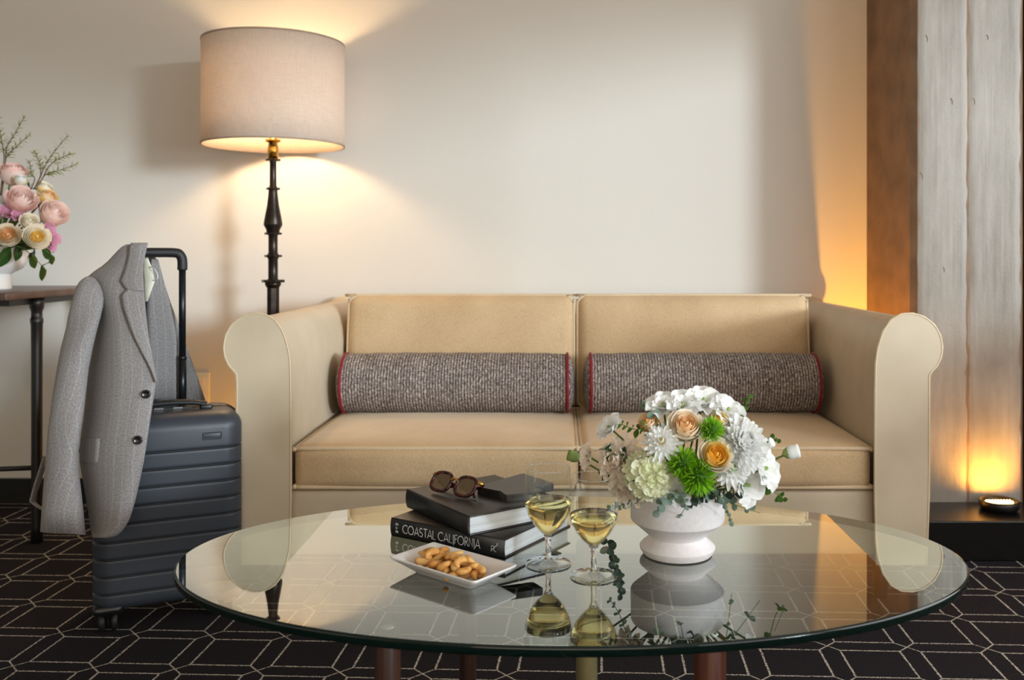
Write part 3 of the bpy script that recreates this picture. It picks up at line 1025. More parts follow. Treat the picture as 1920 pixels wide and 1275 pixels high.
# black notebook and phone case lying on the upper book
ZB2 = ZG + 0.0327 + 0.0335
def flat_slab(name, corners, z, th, label, cat, mat, edge):
    cs = [Vector((x, y, 0)) for x, y in corners]
    c0 = sum(cs, Vector()) / len(cs)
    root = empty(name, (c0.x, c0.y, z), label, cat)
    n_ = len(cs)
    # small rounded corners
    ol = []
    for i in range(n_):
        p, q, r = cs[i - 1], cs[i], cs[(i + 1) % n_]
        for k in range(4):
            s2 = k / 3
            a_ = q + (p - q).normalized() * 0.006
            b_ = q + (r - q).normalized() * 0.006
            ol.append(((1 - s2) ** 2 * a_ + 2 * s2 * (1 - s2) * q + s2 * s2 * b_))
    vs, fs = vprism([(p.x, p.y) for p in ol], z, z + th * 0.8)
    MB().add(vs, fs).build('body', edge, root, smooth=False)
    vs, fs = vprism([(c0.x + (p.x - c0.x) * 0.99, c0.y + (p.y - c0.y) * 0.99) for p in ol], z + th * 0.8, z + th)
    MB().add(vs, fs).build('cover', mat, root, smooth=False)
    return root
def onplane(px, py, z):
    Y = (HCAM - z) * F_PX / (py - CY)
    return ((px - CX) * Y / F_PX, Y)
flat_slab('notebook', [onplane(893, 914, ZB2 + .012), onplane(952, 926, ZB2 + .012), onplane(1040, 908, ZB2 + .012), onplane(980, 889, ZB2 + .012)], ZB2, 0.014,
          'dark leather notebook lying on the upper book behind the sunglasses', 'notebook', 'book_cover', 'black_leather')
flat_slab('card_case', [onplane(935, 914, ZB2 + .03), onplane(948, 924, ZB2 + .03), onplane(1020, 917, ZB2 + .03), onplane(1000, 908, ZB2 + .03)], ZB2 + 0.0145, 0.012,
          'small grey leather case on top of the dark notebook', 'case', 'grey_leather', 'black_leather')

# sunglasses, folded, standing on their temples
sg_p = onplane(858, 934, ZB2)
sun_g = empty('sunglasses', (sg_p[0] - 0.012, sg_p[1] + 0.02, ZB2), 'folded tortoiseshell sunglasses with gold hinges on the upper book', 'sunglasses', rot=(0, 0, math.radians(-38)))
def lens_outline(cx_, n=24):
    pts = []
    for k in range(n):
        a_ = 2 * PI * k / n
        x = 0.0235 * math.copysign(abs(math.cos(a_)) ** 0.7, math.cos(a_))
        z = 0.0185 * math.copysign(abs(math.sin(a_)) ** 0.75, math.sin(a_))
        pts.append((cx_ + x, z))
    return pts
tilt = math.radians(38)
def tl(x, z, dy=0.0):
    zz = z + 0.021
    return (x, zz * math.sin(tilt) + dy * math.cos(tilt) - 0.01, 0.004 + zz * math.cos(tilt) - dy * math.sin(tilt))
for sx in (-1, 1):
    ol = lens_outline(sx * 0.031)
    fr = MB().tube([tl(x, z) for x, z in ol], 0.0032, 8, closed=True).build('frame', 'tortoise', sun_g, local=True)
    MB().add([tl(x, z, 0.0) for x, z in ol] + [tl(sx * 0.031, 0, -0.002)], [(i, (i + 1) % len(ol), len(ol)) for i in range(len(ol))]).build('lens', 'dark_lens', fr, local=True)
    MB().tube([tl(sx * 0.055, 0.012), tl(sx * 0.061, 0.012, 0.004), tl(sx * 0.061, 0.012, 0.010)], 0.0034, 8).build('hinge', 'gold', sun_g, local=True)
    MB().tube(smooth_curve([tl(sx * 0.060, 0.010, 0.010), tl(sx * 0.03, 0.004, 0.014 + 0.004 * sx), tl(-sx * 0.03, 0.0, 0.016 + 0.004 * sx), tl(-sx * 0.052, -0.012, 0.016 + 0.004 * sx)], 5), 0.0028, 6).build('temple', 'tortoise', sun_g, local=True)
MB().tube(smooth_curve([tl(-0.0095, 0.006), tl(0, 0.010, -0.002), tl(0.0095, 0.006)], 5), 0.0028, 8).build('bridge', 'gold', sun_g, local=True)

# ------------------------------------------------------------------ tray and cashews
pc = Vector((-0.1715, 1.488, ZG))
pa = math.radians(-38.2)
tray = empty('serving_tray', pc, 'small white rectangular porcelain tray of cashews', 'tray', rot=(0, 0, pa))
PLx, PLy = 0.188, 0.099
def tray_ring(sx, sy, r, z, upc=0.0):
    out = []
    for (x, y) in rrect(sx, sy, r, 5):
        e = (abs(x) / (PLx / 2)) ** 4 * (abs(y) / (PLy / 2)) ** 2
        out.append((x, y, z + upc * e))
    return out
rows = [tray_ring(0.01, 0.005, 0.002, 0.0), tray_ring(0.125, 0.05, 0.01, 0.0), tray_ring(0.13, 0.054, 0.01, 0.003), tray_ring(0.15, 0.068, 0.01, 0.009), tray_ring(PLx, PLy, 0.006, 0.0195, 0.004),
        tray_ring(PLx + 0.0015, PLy + 0.0015, 0.006, 0.0215, 0.004), tray_ring(PLx - 0.003, PLy - 0.003, 0.006, 0.0225, 0.004), tray_ring(0.15, 0.07, 0.012, 0.0135), tray_ring(0.132, 0.056, 0.012, 0.0065), tray_ring(0.12, 0.045, 0.01, 0.005), tray_ring(0.01, 0.005, 0.002, 0.005)]
MB().grid(rows, close_u=True).build('dish', 'porcelain', tray, local=True)
def cashew_mesh(seed):
    rnd = random.Random(seed)
    mb = MB()
    R_ = 0.0090 * rnd.uniform(0.92, 1.1)
    pts, rr = [], []
    n = 11
    span = math.radians(rnd.uniform(190, 225))
    for k in range(n):
        s2 = k / (n - 1)
        a_ = -span / 2 + span * s2
        pts.append((R_ * math.cos(a_) - R_ * 0.5, R_ * 1.12 * math.sin(a_), 0))
        w = math.sin(PI * min(max(s2, 0.0), 1.0)) ** 0.42 if 0 < s2 < 1 else 0.16
        rr.append(0.0058 * w * (1.12 - 0.32 * s2))
    mb.tube(pts, rr, 10, flat=1.15, up=(0, 0, 1))
    return mb.mesh('cashew', ['cashew'])
cmesh = [cashew_mesh(i) for i in range(5)]
rnd = random.Random(11)
spots = []
def place_layer(nn, ex, ey, z, tries=4000, dmin=0.0135):
    cnt, t_ = 0, 0
    lay = []
    while cnt < nn and t_ < tries:
        t_ += 1
        x, y = rnd.uniform(-1, 1), rnd.uniform(-1, 1)
        if x * x + y * y > 1: continue
        q = (x * ex - 0.004, y * ey)
        if all((q[0] - p[0]) ** 2 + (q[1] - p[1]) ** 2 > dmin ** 2 for p in lay):
            lay.append(q); cnt += 1
            spots.append((q[0], q[1], z))
place_layer(18, 0.070, 0.0255, 0.0135, dmin=0.0155)
place_layer(15, 0.066, 0.0235, 0.0225, dmin=0.0155)
place_layer(8, 0.052, 0.016, 0.0305, dmin=0.0150)
rot = Matrix.Rotation(pa, 3, 'Z')
for i, (x, y, z) in enumerate(spots):
    o = bpy.data.objects.new('cashew', cmesh[i % 5])
    COL.objects.link(o)
    o.location = pc + rot @ Vector((x, y, z))
    o.rotation_euler = (rnd.uniform(-0.6, 0.6), rnd.uniform(-0.6, 0.6), rnd.uniform(0, 2 * PI))
    tag(o, 'curved golden roasted cashew in the heap on the white tray', 'cashew', 'cashews on the tray')

# ------------------------------------------------------------------ wine glasses
def wine_glass(px, py, wine_py, label):
    x, Y = onplane(px, py, ZG)
    root = empty('wine_glass', (x, Y, ZG), label, 'wine glass', 'white wine glasses on the coffee table')
    bowl = [(0.004, 0.048), (0.010, 0.0515), (0.019, 0.060), (0.0275, 0.071), (0.0345, 0.084), (0.0385, 0.097), (0.0398, 0.108), (0.0397, 0.120), (0.0388, 0.134), (0.0373, 0.148), (0.0362, 0.160)]
    MB().lathe(bowl, 48, cap=False).build('bowl', 'bowl_glass', root, local=True)
    MB().tube([(0.0361 * math.cos(2 * PI * k / 48), 0.0361 * math.sin(2 * PI * k / 48), 0.160) for k in range(48)], 0.0006, 6, closed=True).build('rim', 'clear_glass', root, local=True)
    MB().lathe([(0.036, 0.0004), (0.0381, 0.0014), (0.0375, 0.0024), (0.026, 0.0042), (0.012, 0.0068), (0.0062, 0.0105)], 48, cap=False).build('foot', 'foot_glass', root, local=True)
    MB().lathe([(0.0, 0.0085), (0.0055, 0.009), (0.0062, 0.0105), (0.0046, 0.018), (0.0043, 0.030), (0.0052, 0.042), (0.0075, 0.0485), (0.0, 0.0485)], 24, cap=False).build('stem', 'clear_glass', root, local=True)
    zw = 0.515 + 0 * wine_py
    zw = (HCAM - (wine_py - CY) * Y / F_PX) - ZG
    wp = [(0.0, 0.0495)] + [(r - 0.0009, z + 0.0012) for r, z in bowl if z < zw - 0.003]
    rz = interp(zw, [(z, r) for r, z in bowl]) - 0.0009
    wp += [(rz, zw), (0.0, zw)]
    MB().lathe(wp, 48, cap=False).build('wine', 'white_wine', root, local=True)
    return root
wine_glass(1028, 1058, 938, 'wine glass of white wine nearer the books')
wine_glass(1113, 1081, 964, 'wine glass of white wine nearer the flower bowl')

# ------------------------------------------------------------------ flower bowl
VX, VY = 0.201, 1.60
vase = empty('flower_bowl', (VX, VY, ZG), 'matte white footed ceramic bowl holding the white bouquet', 'vase')
rowsp = [(0.0, 0.0), (0.050, 0.0), (0.058, 0.002), (0.0635, 0.010), (0.0645, 0.0145), (0.0615, 0.0180), (0.0475, 0.0300), (0.0465, 0.0315), (0.0475, 0.0330), (0.0790, 0.0600), (0.0800, 0.0625), (0.0795, 0.110), (0.078, 0.113)]
vb = MB().lathe(rowsp, 64, cap=False).build('body', 'stone_white', vase, local=True)
es = vb.modifiers.new('crisp', 'EDGE_SPLIT')
es.split_angle = math.radians(24)
MB().lathe([(0.078, 0.113), (0.0755, 0.112), (0.075, 0.07), (0.045, 0.045), (0.0, 0.04)], 64, cap=False).build('inside', 'stone_white', vase, local=True)

# flower makers: local, facing +Z
def petal_patch(w, h, cup=0.4, curl=0.25, point=0.0, nu=6, nv=7, ruffle=0.0, seed=0):
    """one petal: base at the origin, growing along +Y, cupped towards +Z"""
    rnd2 = random.Random(seed)
    ph = rnd2.uniform(0, 6)
    rows = []
    for i in range(nv):
        s2 = i / (nv - 1)
        wd = w * (math.sin(PI * min(1, (0.12 + 0.60 * s2))) ** (0.8 + point)) * (1 - point * s2 ** 3 * 0.9)
        row = []
        for j in range(nu):
            q = -1 + 2 * j / (nu - 1)
            y = h * s2 * (1 - 0.10 * q * q * s2)
            z = cup * w * q * q * 0.5 * (1 - 0.3 * s2) + h * 0.5 * cup * s2 * (1 - s2) * -1 + curl * h * s2 ** 3 * -1
            z += ruffle * h * s2 * s2 * math.sin(q * 5 + ph)
            row.append((wd * q * 0.5, y, z))
        rows.append(row)
    return rows
def put(mb, rows, mat4, mi=0):
    mb.grid([[mat4 @ Vector(p) for p in r] for r in rows], mi=mi)
_cache = {}
def shared(key, maker):
    if key not in _cache:
        _cache[key] = maker()
    return _cache[key]
def child(name, mesh, parent, mat4=None):
    o = bpy.data.objects.new(name, mesh)
    COL.objects.link(o)
    o.parent = parent
    if mat4 is not None:
        o.matrix_local = mat4
    return o
def add_solid(o, th):
    md = o.modifiers.new('thickness', 'SOLIDIFY')
    md.thickness = th
    md.offset = 0
def stem_to(root, target, mat='stem_green', r=0.0018):
    inv = root.matrix_basis.inverted()
    a_ = inv @ Vector(target)
    MB().tube(smooth_curve([(0, 0, -0.004), a_ * 0.4 + Vector((0, 0, -0.01)), a_], 4), r, 6).build('stem', mat, root, local=True)
def rose_petal(R_, top, flare, width, nu=9, nv=9):
    """cupped patch of an egg: from the base up to the rim, rim rolled outwards"""
    rows = []
    for i in range(nv):
        s2 = i / (nv - 1)
        ph = -PI / 2 + (top + PI / 2) * s2
        wd = width * min(1.0, 0.45 + 0.9 * s2) * (1 - 0.35 * max(0, s2 - 0.7) / 0.3)
        row = []
        for j in range(nu):
            q = -1 + 2 * j / (nu - 1)
            a_ = q * wd / 2
            rim = 1 - 0.10 * q * q * s2
            rr = R_ * math.cos(ph * rim) * 0.92 + flare * R_ * max(0, s2 - 0.55) ** 2 * 4.0
            zz = R_ * math.sin(ph * rim) * 1.12 - flare * R_ * max(0, s2 - 0.72) ** 2 * 3.0
            row.append((rr * math.sin(a_), rr * math.cos(a_), zz))
        rows.append(row)
    return rows
def rose(root, r, outer, inner, open_=0.75, seed=0):
    rnd2 = random.Random(seed)
    o2 = open_
    mid = {'petal_gold': 'petal_yellow', 'petal_yellow': 'petal_cream', 'petal_peach': 'petal_buff'}.get(inner, inner)
    layers = [(5, 0.95, 0.16, 0.30 * o2 + 0.06, 1.5, outer), (5, 0.84, 0.28, 0.20 * o2 + 0.05, 1.5, outer), (5, 0.72, 0.38, 0.15 * o2 + 0.03, 1.6, mid), (4, 0.61, 0.47, 0.10, 1.85, mid),
              (4, 0.50, 0.53, 0.08, 1.9, inner), (4, 0.39, 0.60, 0.06, 1.9, inner), (3, 0.28, 0.68, 0.04, 2.2, inner), (3, 0.17, 0.8, 0.03, 2.3, inner)]
    for li, (n, sc, top, flare, width, mat) in enumerate(layers):
        me = shared(('rosepetal', mat, li, round(o2, 2)), lambda: MB().grid(rose_petal(sc, top, flare, width)).mesh('petal', [mat]))
        for k in range(n):
            a_ = 2 * PI * k / n + li * 0.7 + rnd2.uniform(-.15, .15)
            mt = Matrix.Translation((0, 0, -r * 0.1 + r * 0.035 * li)) @ Matrix.Rotation(a_, 4, 'Z') @ Matrix.Rotation(rnd2.uniform(-.16, .12), 4, 'X') @ Matrix.Scale(r * rnd2.uniform(0.94, 1.05), 4)
            child('petal', me, root, mt)
    MB().lathe([(0.0, -r * 0.2), (r * 0.12, 0.0), (r * 0.10, r * 0.28), (0.0, r * 0.36)], 12, cap=False).build('heart', inner, root, local=True)
    MB().lathe([(0.0, -r * 1.15), (r * 0.14, -r * 1.08), (r * 0.24, -r * 0.98), (r * 0.4, -r * 0.82)], 10, cap=False).build('calyx', 'leaf_green', root, local=True)
def mum(root, r, mat, center, rows_=7, n0=12, long=1.0, center_r=0.2, flatten=0.55, seed=0, point=0.25, pw=0.30):
    rnd2 = random.Random(seed)
    mb = MB()
    for li in range(rows_):
        s2 = li / (rows_ - 1)
        elev = math.radians(-8 + 84 * s2 ** 1.1)
        ln = r * (1.0 - 0.52 * s2) * long
        n = max(5, int(n0 * (1 - 0.45 * s2)))
        for k in range(n):
            a_ = 2 * PI * (k + 0.5 * (li % 2)) / n + rnd2.uniform(-.1, .1)
            rr = petal_patch(pw * r, ln * rnd2.uniform(0.9, 1.08), cup=0.7, curl=-0.10 + 0.05 * rnd2.random(), point=point, nu=4, nv=5)
            mt = Matrix.Rotation(a_, 4, 'Z') @ Matrix.Translation((0, r * 0.05, -r * 0.25 + r * 0.22 * s2)) @ Matrix.Rotation(elev + rnd2.uniform(-.07, .07), 4, 'X')
            put(mb, rr, mt)
    tag(mb.build('petals', mat, root, local=True), kind='stuff')
    if center:
        mb = MB()
        cr = r * center_r
        mb.lathe([(cr, r * 0.02), (cr * 0.95, r * 0.14), (cr * 0.5, r * 0.24), (0.0, r * 0.26)], 14, cap=False)
        mb.build('eye', center, root, local=True)
    MB().lathe([(0.0, -r * 0.5), (r * 0.15, -r * 0.42), (r * 0.3, -r * 0.26), (r * 0.12, -r * 0.16)], 10, cap=False).build('calyx', 'leaf_green', root, local=True)
def hydrangea(root, r, mat, seed=0, n=44, fr=0.30):
    rnd2 = random.Random(seed)
    mb = MB()
    for i in range(n):
        zc = 1 - 1.55 * (i + 0.5) / n
        a_ = i * 2.399963
        q = math.sqrt(max(0, 1 - zc * zc))
        d = Vector((q * math.cos(a_), q * math.sin(a_), zc))
        m0 = Matrix.Translation(d * r * rnd2.uniform(0.68, 0.8)) @ d.to_track_quat('Z', 'Y').to_matrix().to_4x4() @ Matrix.Rotation(rnd2.uniform(0, 2), 4, 'Z') @ Matrix.Rotation(rnd2.uniform(-.4, .4), 4, 'X')
        for k in range(4):
            put(mb, petal_patch(fr * r * 1.25, fr * r * 1.15, cup=0.25, curl=-0.30, nu=5, nv=5, ruffle=0.10, seed=i * 4 + k), m0 @ Matrix.Rotation(PI / 2 * k, 4, 'Z') @ Matrix.Rotation(0.12 + rnd2.uniform(-.2, .3), 4, 'X'))
    tag(mb.build('florets', mat, root, local=True), kind='stuff')
    MB().lathe([(0.0, -r * 0.6), (r * 0.4, -r * 0.4), (r * 0.62, 0.0), (r * 0.4, r * 0.42), (0.0, r * 0.58)], 14, cap=False).build('core', 'bud_green', root, local=True)
def spiky_ball(root, r, mat, n=420, seed=0, lo=-0.6):
    rnd2 = random.Random(seed)
    mb = MB()
    for i in range(n):
        zc = 1 - (1 - lo) * (i + 0.5) / n
        a_ = i * 2.399963
        q = math.sqrt(max(0, 1 - zc * zc))
        d = (Vector((q * math.cos(a_), q * math.sin(a_), zc)) + Vector((rnd2.uniform(-.15, .15), rnd2.uniform(-.15, .15), rnd2.uniform(-.15, .15)))).normalized()
        side = d.orthogonal().normalized()
        side.rotate(Matrix.Rotation(rnd2.uniform(0, PI), 3, d))
        bend = d.cross(side) * r * rnd2.uniform(-0.12, 0.12)
        w = r * 0.035
        L_ = r * rnd2.uniform(0.88, 1.08)
        mb.add([d * r * 0.45 - side * w, d * r * 0.45 + side * w, d * L_ * 0.8 + side * w * 0.9 + bend * .5, d * L_ * 0.8 - side * w * 0.9 + bend * .5, d * L_ + bend],
               [(0, 1, 2, 3), (3, 2, 4)])
    tag(mb.build('filaments', mat, root, local=True, smooth=False), kind='stuff')
    MB().lathe([(0.0, -r * 0.6), (r * 0.42, -r * 0.42), (r * 0.6, 0.0), (r * 0.42, r * 0.42), (0.0, r * 0.6)], 14, cap=False).build('core', 'leaf_green', root, local=True)
def ruffle_flower(root, r, mat, eye='bud_green', n=6, seed=0, open_=52):
    rnd2 = random.Random(seed)
    for li, (cnt, sc, til) in enumerate(((n, 1.0, open_), (n - 2, 0.72, open_ * 0.55))):
        for k in range(cnt):
            me = shared(('ruf', mat, k % 3), lambda mat=mat, k=k: MB().grid(petal_patch(1.1, 1.15, cup=0.55, curl=0.22, nu=9, nv=8, ruffle=0.085, seed=k)).mesh('petal', [mat]))
            a_ = 2 * PI * k / cnt + li * 0.5 + rnd2.uniform(-.15, .15)
            mt = Matrix.Rotation(a_, 4, 'Z') @ Matrix.Translation((0, r * 0.04, -r * 0.45)) @ Matrix.Rotation(math.radians(90 - til + rnd2.uniform(-9, 9)), 4, 'X') @ Matrix.Scale(r * sc, 4)
            child('petal', me, root, mt)
    MB().lathe([(r * 0.03, -r * 0.4), (r * 0.1, -r * 0.2), (r * 0.09, r * 0.05), (0.0, r * 0.12)], 10, cap=False).build('eye', eye, root, local=True)
def bud(root, r, L_, mat):
    mb = MB()
    mb.lathe([(r * 0.25, -L_ * 0.5), (r * 0.8, -L_ * 0.3), (r, 0.0), (r * 0.9, L_ * 0.3), (r * 0.95, L_ * 0.5), (r * 0.5, L_ * 0.46), (0.0, L_ * 0.4)], 16, cap=False)
    mb.build('petals', mat, root, local=True)
    MB().lathe([(r * 0.15, -L_ * 0.62), (r * 0.5, -L_ * 0.5), (r * 0.86, -L_ * 0.26)], 12, cap=False).build('calyx', 'bud_green', root, local=True)
def leaf_rows(w, h, fold=0.25, curl=0.2, nu=5, nv=7, roundish=False):
    rows = []
    for i in range(nv):
        s2 = i / (nv - 1)
        wd = w * (math.sin(PI * min(0.995, max(0.02, s2))) ** (0.5 if roundish else 0.85))
        rows.append([(wd * 0.5 * (-1 + 2 * j / (nu - 1)), h * s2, fold * wd * 0.5 * abs(-1 + 2 * j / (nu - 1)) - curl * h * s2 * s2) for j in range(nu)])
    return rows
def sprig(root, pts, mat, leaf_w, leaf_h, every, stem_mat, seed=0, roundish=True, r=0.0011, start=1, hang=0.0):
    """stem through local pts, leaves in pairs"""
    rnd2 = random.Random(seed)
    dense = smooth_curve(pts, 8)
    MB().tube(dense, [r * (1 - 0.6 * i / len(dense)) for i in range(len(dense))], 5).build('stem', stem_mat, root, local=True)
    me = shared(('leaf', mat, roundish), lambda: MB().grid(leaf_rows(1.0, 1.0, roundish=roundish)).mesh('leaf', [mat]))
    sd = 1
    for i in range(start, len(dense) - 1, every):
        d = (dense[i + 1] - dense[i - 1]).normalized()
        for sd in (-1, 1):
            ax = d.orthogonal().normalized()
            ax.rotate(Matrix.Rotation(i * 1.1 + (0 if sd > 0 else PI) + rnd2.uniform(-.4, .4), 3, d))
            y = (ax + d * 0.5).normalized()
            x = y.cross(d).normalized()
            z = x.cross(y)
            f_ = rnd2.uniform(0.75, 1.15) * (1 - 0.45 * i / len(dense))
            mt = Matrix.Translation(dense[i]) @ Matrix((x, y, z)).transposed().to_4x4() @ Matrix.Diagonal((leaf_w * f_, leaf_h * f_, leaf_w * f_, 1))
            child('leaf', me, root, mt)
BC = Vector((0.205, 1.60, ZG + 0.125))      # heart of the bouquet
MOUTH = Vector((VX, VY, ZG + 0.09))
def bq_pos(px, py, push=0.0):
    dx, dy = (px - 1283) / 205, (py - 850) / 128
    q = max(0.0, 1 - dx * dx - dy * dy)
    return P(px, py, 1.60 - 0.125 * math.sqrt(q) - push)
def bq(name, px, py, label, cat='flower', push=0.0, face=None, group='flowers in the white bowl'):
    p = bq_pos(px, py, push)
    d = (p - (BC - Vector((0, 0, 0.03)))).normalized()
    if face: d = (d + Vector(face)).normalized()
    root = empty(name, p, label, cat, group)
    root.rotation_euler = d.to_track_quat('Z', 'Y').to_euler()
    bpy.context.view_layer.update() if False else None
    root.matrix_basis = Matrix.Translation(p) @ d.to_track_quat('Z', 'Y').to_matrix().to_4x4()
    stem_to(root, MOUTH + Vector((random.uniform(-.03, .03), random.uniform(-.03, .03), random.uniform(-0.02, 0.0))))
    return root
u_ = 1.5 / F_PX                              # metres per pixel at the bouquet
fc = (0, -0.7, 0.1)
o = bq('hydrangea', 1213, 890, 'pale green and cream hydrangea head at the front of the bouquet', push=0.01, face=fc); hydrangea(o, 47 * u_, 'petal_hydrangea', 1)
o = bq('dahlia', 1158, 865, 'large blush dahlia on the side of the bouquet near the wine', face=(-.2, -.5, 0)); mum(o, 52 * u_, 'petal_blush', 'petal_yellow', 6, 13, 1.0, 0.16, seed=2, point=0.3, pw=0.42)
o = bq('dahlia', 1172, 915, 'lower blush dahlia drooping over the rim of the bowl', push=-0.005, face=(-.2, -.5, -.3)); mum(o, 40 * u_, 'petal_blush', 'petal_yellow', 6, 12, 1.0, 0.16, seed=12, point=0.3, pw=0.42)
o = bq('chrysanthemum', 1240, 828, 'white daisy chrysanthemum with pale yellow eye above the hydrangea', push=0.02, face=fc); mum(o, 37 * u_, 'petal_white', 'petal_yellow', 5, 16, 1.0, 0.18, seed=3, pw=0.26)
o = bq('chrysanthemum', 1396, 828, 'largest full white chrysanthemum in the bouquet', push=0.02, face=(.1, -.6, .2)); mum(o, 57 * u_, 'petal_white', 'petal_white', 9, 20, 1.0, 0.14, seed=4, pw=0.24)
o = bq('chrysanthemum', 1372, 876, 'white daisy with yellow green eye under the golden rose', push=0.022, face=fc); mum(o, 38 * u_, 'petal_white', 'bud_green', 5, 17, 1.0, 0.24, seed=5, pw=0.28)
o = bq('green_dianthus', 1280, 868, 'spiky green dianthus ball beside the hydrangea', push=0.012, face=fc); spiky_ball(o, 33 * u_, 'green_spike', 420, 1)
o = bq('green_dianthus', 1308, 893, 'lowest and largest spiky green dianthus ball', push=0.025, face=fc); spiky_ball(o, 38 * u_, 'green_spike', 480, 2)
o = bq('green_dianthus', 1333, 806, 'smaller green dianthus ball between the two upper roses', push=0.015, face=fc); spiky_ball(o, 27 * u_, 'green_spike', 360, 3)
o = bq('rose', 1343, 853, 'golden yellow rose beside the green dianthus balls', push=0.03, face=(-.1, -.7, .3)); rose(o, 32 * u_, 'petal_cream', 'petal_gold', 0.7, 1)
o = bq('rose', 1287, 797, 'open cream rose near the top middle of the bouquet', push=0.015, face=(0, -.6, .4)); rose(o, 33 * u_, 'petal_cream', 'petal_peach', 0.75, 2)
o = bq('rose', 1350, 787, 'yellow hearted cream rose behind the small green dianthus', push=0.0, face=(0, -.4, .4)); rose(o, 27 * u_, 'petal_cream', 'petal_yellow', 0.7, 3)
o = bq('rose', 1214, 790, 'small peach rosebud above the white daisy chrysanthemum', push=0.0, face=(-.2, -.4, .3)); rose(o, 21 * u_, 'petal_peach', 'petal_peach', 0.45, 4)
for (px, py, r, mat, lab, face) in (
        (1243, 757, 32, 'petal_white', 'ruffled white bloom at the top of the bouquet toward the lamp', (0, -.2, .2)),
        (1280, 757, 34, 'petal_white', 'ruffled white bloom at the top middle of the bouquet', (0, -.4, .3)),
        (1320, 748, 34, 'petal_white', 'topmost ruffled white bloom of the bouquet', (0, -.3, .3)),
        (1366, 766, 33, 'petal_white', 'ruffled white bloom beside the bright green sprig', (.1, -.3, .2)),
        (1437, 878, 40, 'petal_white', 'ruffled white bloom beside the long white bud', (.3, -.4, 0)),
        (1404, 910, 38, 'petal_white', 'lowest ruffled white bloom hanging over the bowl rim', (.1, -.5, -.2)),
        (1268, 922, 26, 'petal_white', 'small white bloom at the rim below the hydrangea', (0, -.6, -.2)),
        (1141, 800, 28, 'petal_white', 'loose white bloom standing out toward the wine glasses', (-.4, -.2, .2)),
        (1100, 855, 24, 'petal_blush', 'pale translucent bloom outermost on the wine glass side', (-.4, -.3, 0)),
        (1310, 800, 22, 'petal_white', 'tiny white bloom tucked between cream rose and green dianthus', (0, -.5, .2))):
    o = bq('lisianthus', px, py, lab, push=0.008, face=face)
    ruffle_flower(o, r * u_, mat, seed=px)
o = bq('flower_bud', 1484, 848, 'long white bud sticking out farthest from the bouquet', face=(.8, 0, 0)); bud(o, 14 * u_, 30 * u_, 'petal_white')
o = bq('flower_bud', 1441, 832, 'small round white bud above the long bud', face=(.3, -.3, .2)); bud(o, 10 * u_, 18 * u_, 'petal_white')
o = bq('flower_bud', 1076, 856, 'pale green bud nearest the wine glasses', face=(-.6, -.2, .1)); bud(o, 12 * u_, 24 * u_, 'bud_green')
# greenery
def bq_sprig(name, pxs, label, mat, lw, lh, every, sm, seed, roundish=True, start=4, r=0.0011):
    base = MOUTH + Vector(((pxs[0][0] - 1270) * 0.0002, -0.02, 0.02))
    pts = [bq_pos(px, py, push) for (px, py, push) in pxs]
    root = empty(name, base, label, 'foliage', 'greenery in the white bowl')
    sprig(root, [Vector((0, 0, 0))] + [p - base for p in pts], mat, lw, lh, every, sm, seed, roundish, r, start)
bq_sprig('eucalyptus_sprig', [(1330, 925, 0.02), (1375, 945, 0.02), (1425, 962, 0.015)], 'grey eucalyptus sprig hanging over the bowl rim below the white blooms', 'leaf_grey', 0.020, 0.020, 4, 'stem_green', 1)
bq_sprig('eucalyptus_sprig', [(1330, 920, 0.03), (1358, 945, 0.035), (1372, 985, 0.03)], 'thin eucalyptus sprig drooping beside the bowl', 'leaf_grey', 0.012, 0.013, 3, 'stem_green', 2)
bq_sprig('eucalyptus_sprig', [(1265, 930, 0.03), (1240, 945, 0.035), (1232, 968, 0.035)], 'eucalyptus sprig under the hydrangea with broad round leaves', 'leaf_grey', 0.018, 0.019, 4, 'stem_green', 3)
bq_sprig('eucalyptus_sprig', [(1275, 930, 0.04), (1285, 950, 0.045), (1267, 978, 0.042)], 'short eucalyptus sprig hanging down the front of the bowl', 'leaf_grey', 0.011, 0.013, 4, 'stem_green', 4)
bq_sprig('eucalyptus_sprig', [(1190, 935, 0.01), (1160, 950, 0.01), (1142, 955, 0.0)], 'eucalyptus sprig between bowl and wine glass', 'leaf_grey', 0.012, 0.013, 3, 'stem_green', 5)
bq_sprig('eucalyptus_sprig', [(1240, 800, 0.0), (1215, 770, 0.0), (1200, 755, 0.0)], 'pale eucalyptus sprig rising over the peach rosebud', 'leaf_grey', 0.014, 0.015, 4, 'stem_green', 6)
bq_sprig('ivy_sprig', [(1180, 860, 0.0), (1140, 850, 0.005), (1135, 835, 0.005)], 'dark green ivy sprig behind the blush dahlia', 'leaf_deep', 0.022, 0.024, 5, 'stem_green', 7, False)
bq_sprig('ivy_sprig', [(1190, 890, -0.01), (1140, 880, 0.0), (1128, 905, 0.0)], 'dark ivy sprig hanging behind the wine glass rim', 'leaf_deep', 0.020, 0.022, 5, 'stem_green', 8, False)
bq_sprig('green_sprig', [(1370, 800, -0.02), (1392, 775, -0.01), (1404, 745, -0.01)], 'bright green feathery sprig at the top of the bouquet', 'leaf_green', 0.010, 0.020, 3, 'stem_green', 9, False, 8)
bq_sprig('green_sprig', [(1220, 815, 0.0), (1190, 805, 0.0), (1164, 795, 0.0)], 'green budded sprig below the peach rosebud', 'leaf_green', 0.013, 0.018, 3, 'stem_green', 10, False, 8)
bq_sprig('vine_sprig', [(1420, 910, 0.0), (1455, 925, 0.0), (1470, 940, 0.0), (1452, 915, 0.0)], 'thin vine with round green leaves beside the lowest white bloom', 'leaf_green', 0.016, 0.016, 7, 'stem_green', 11)
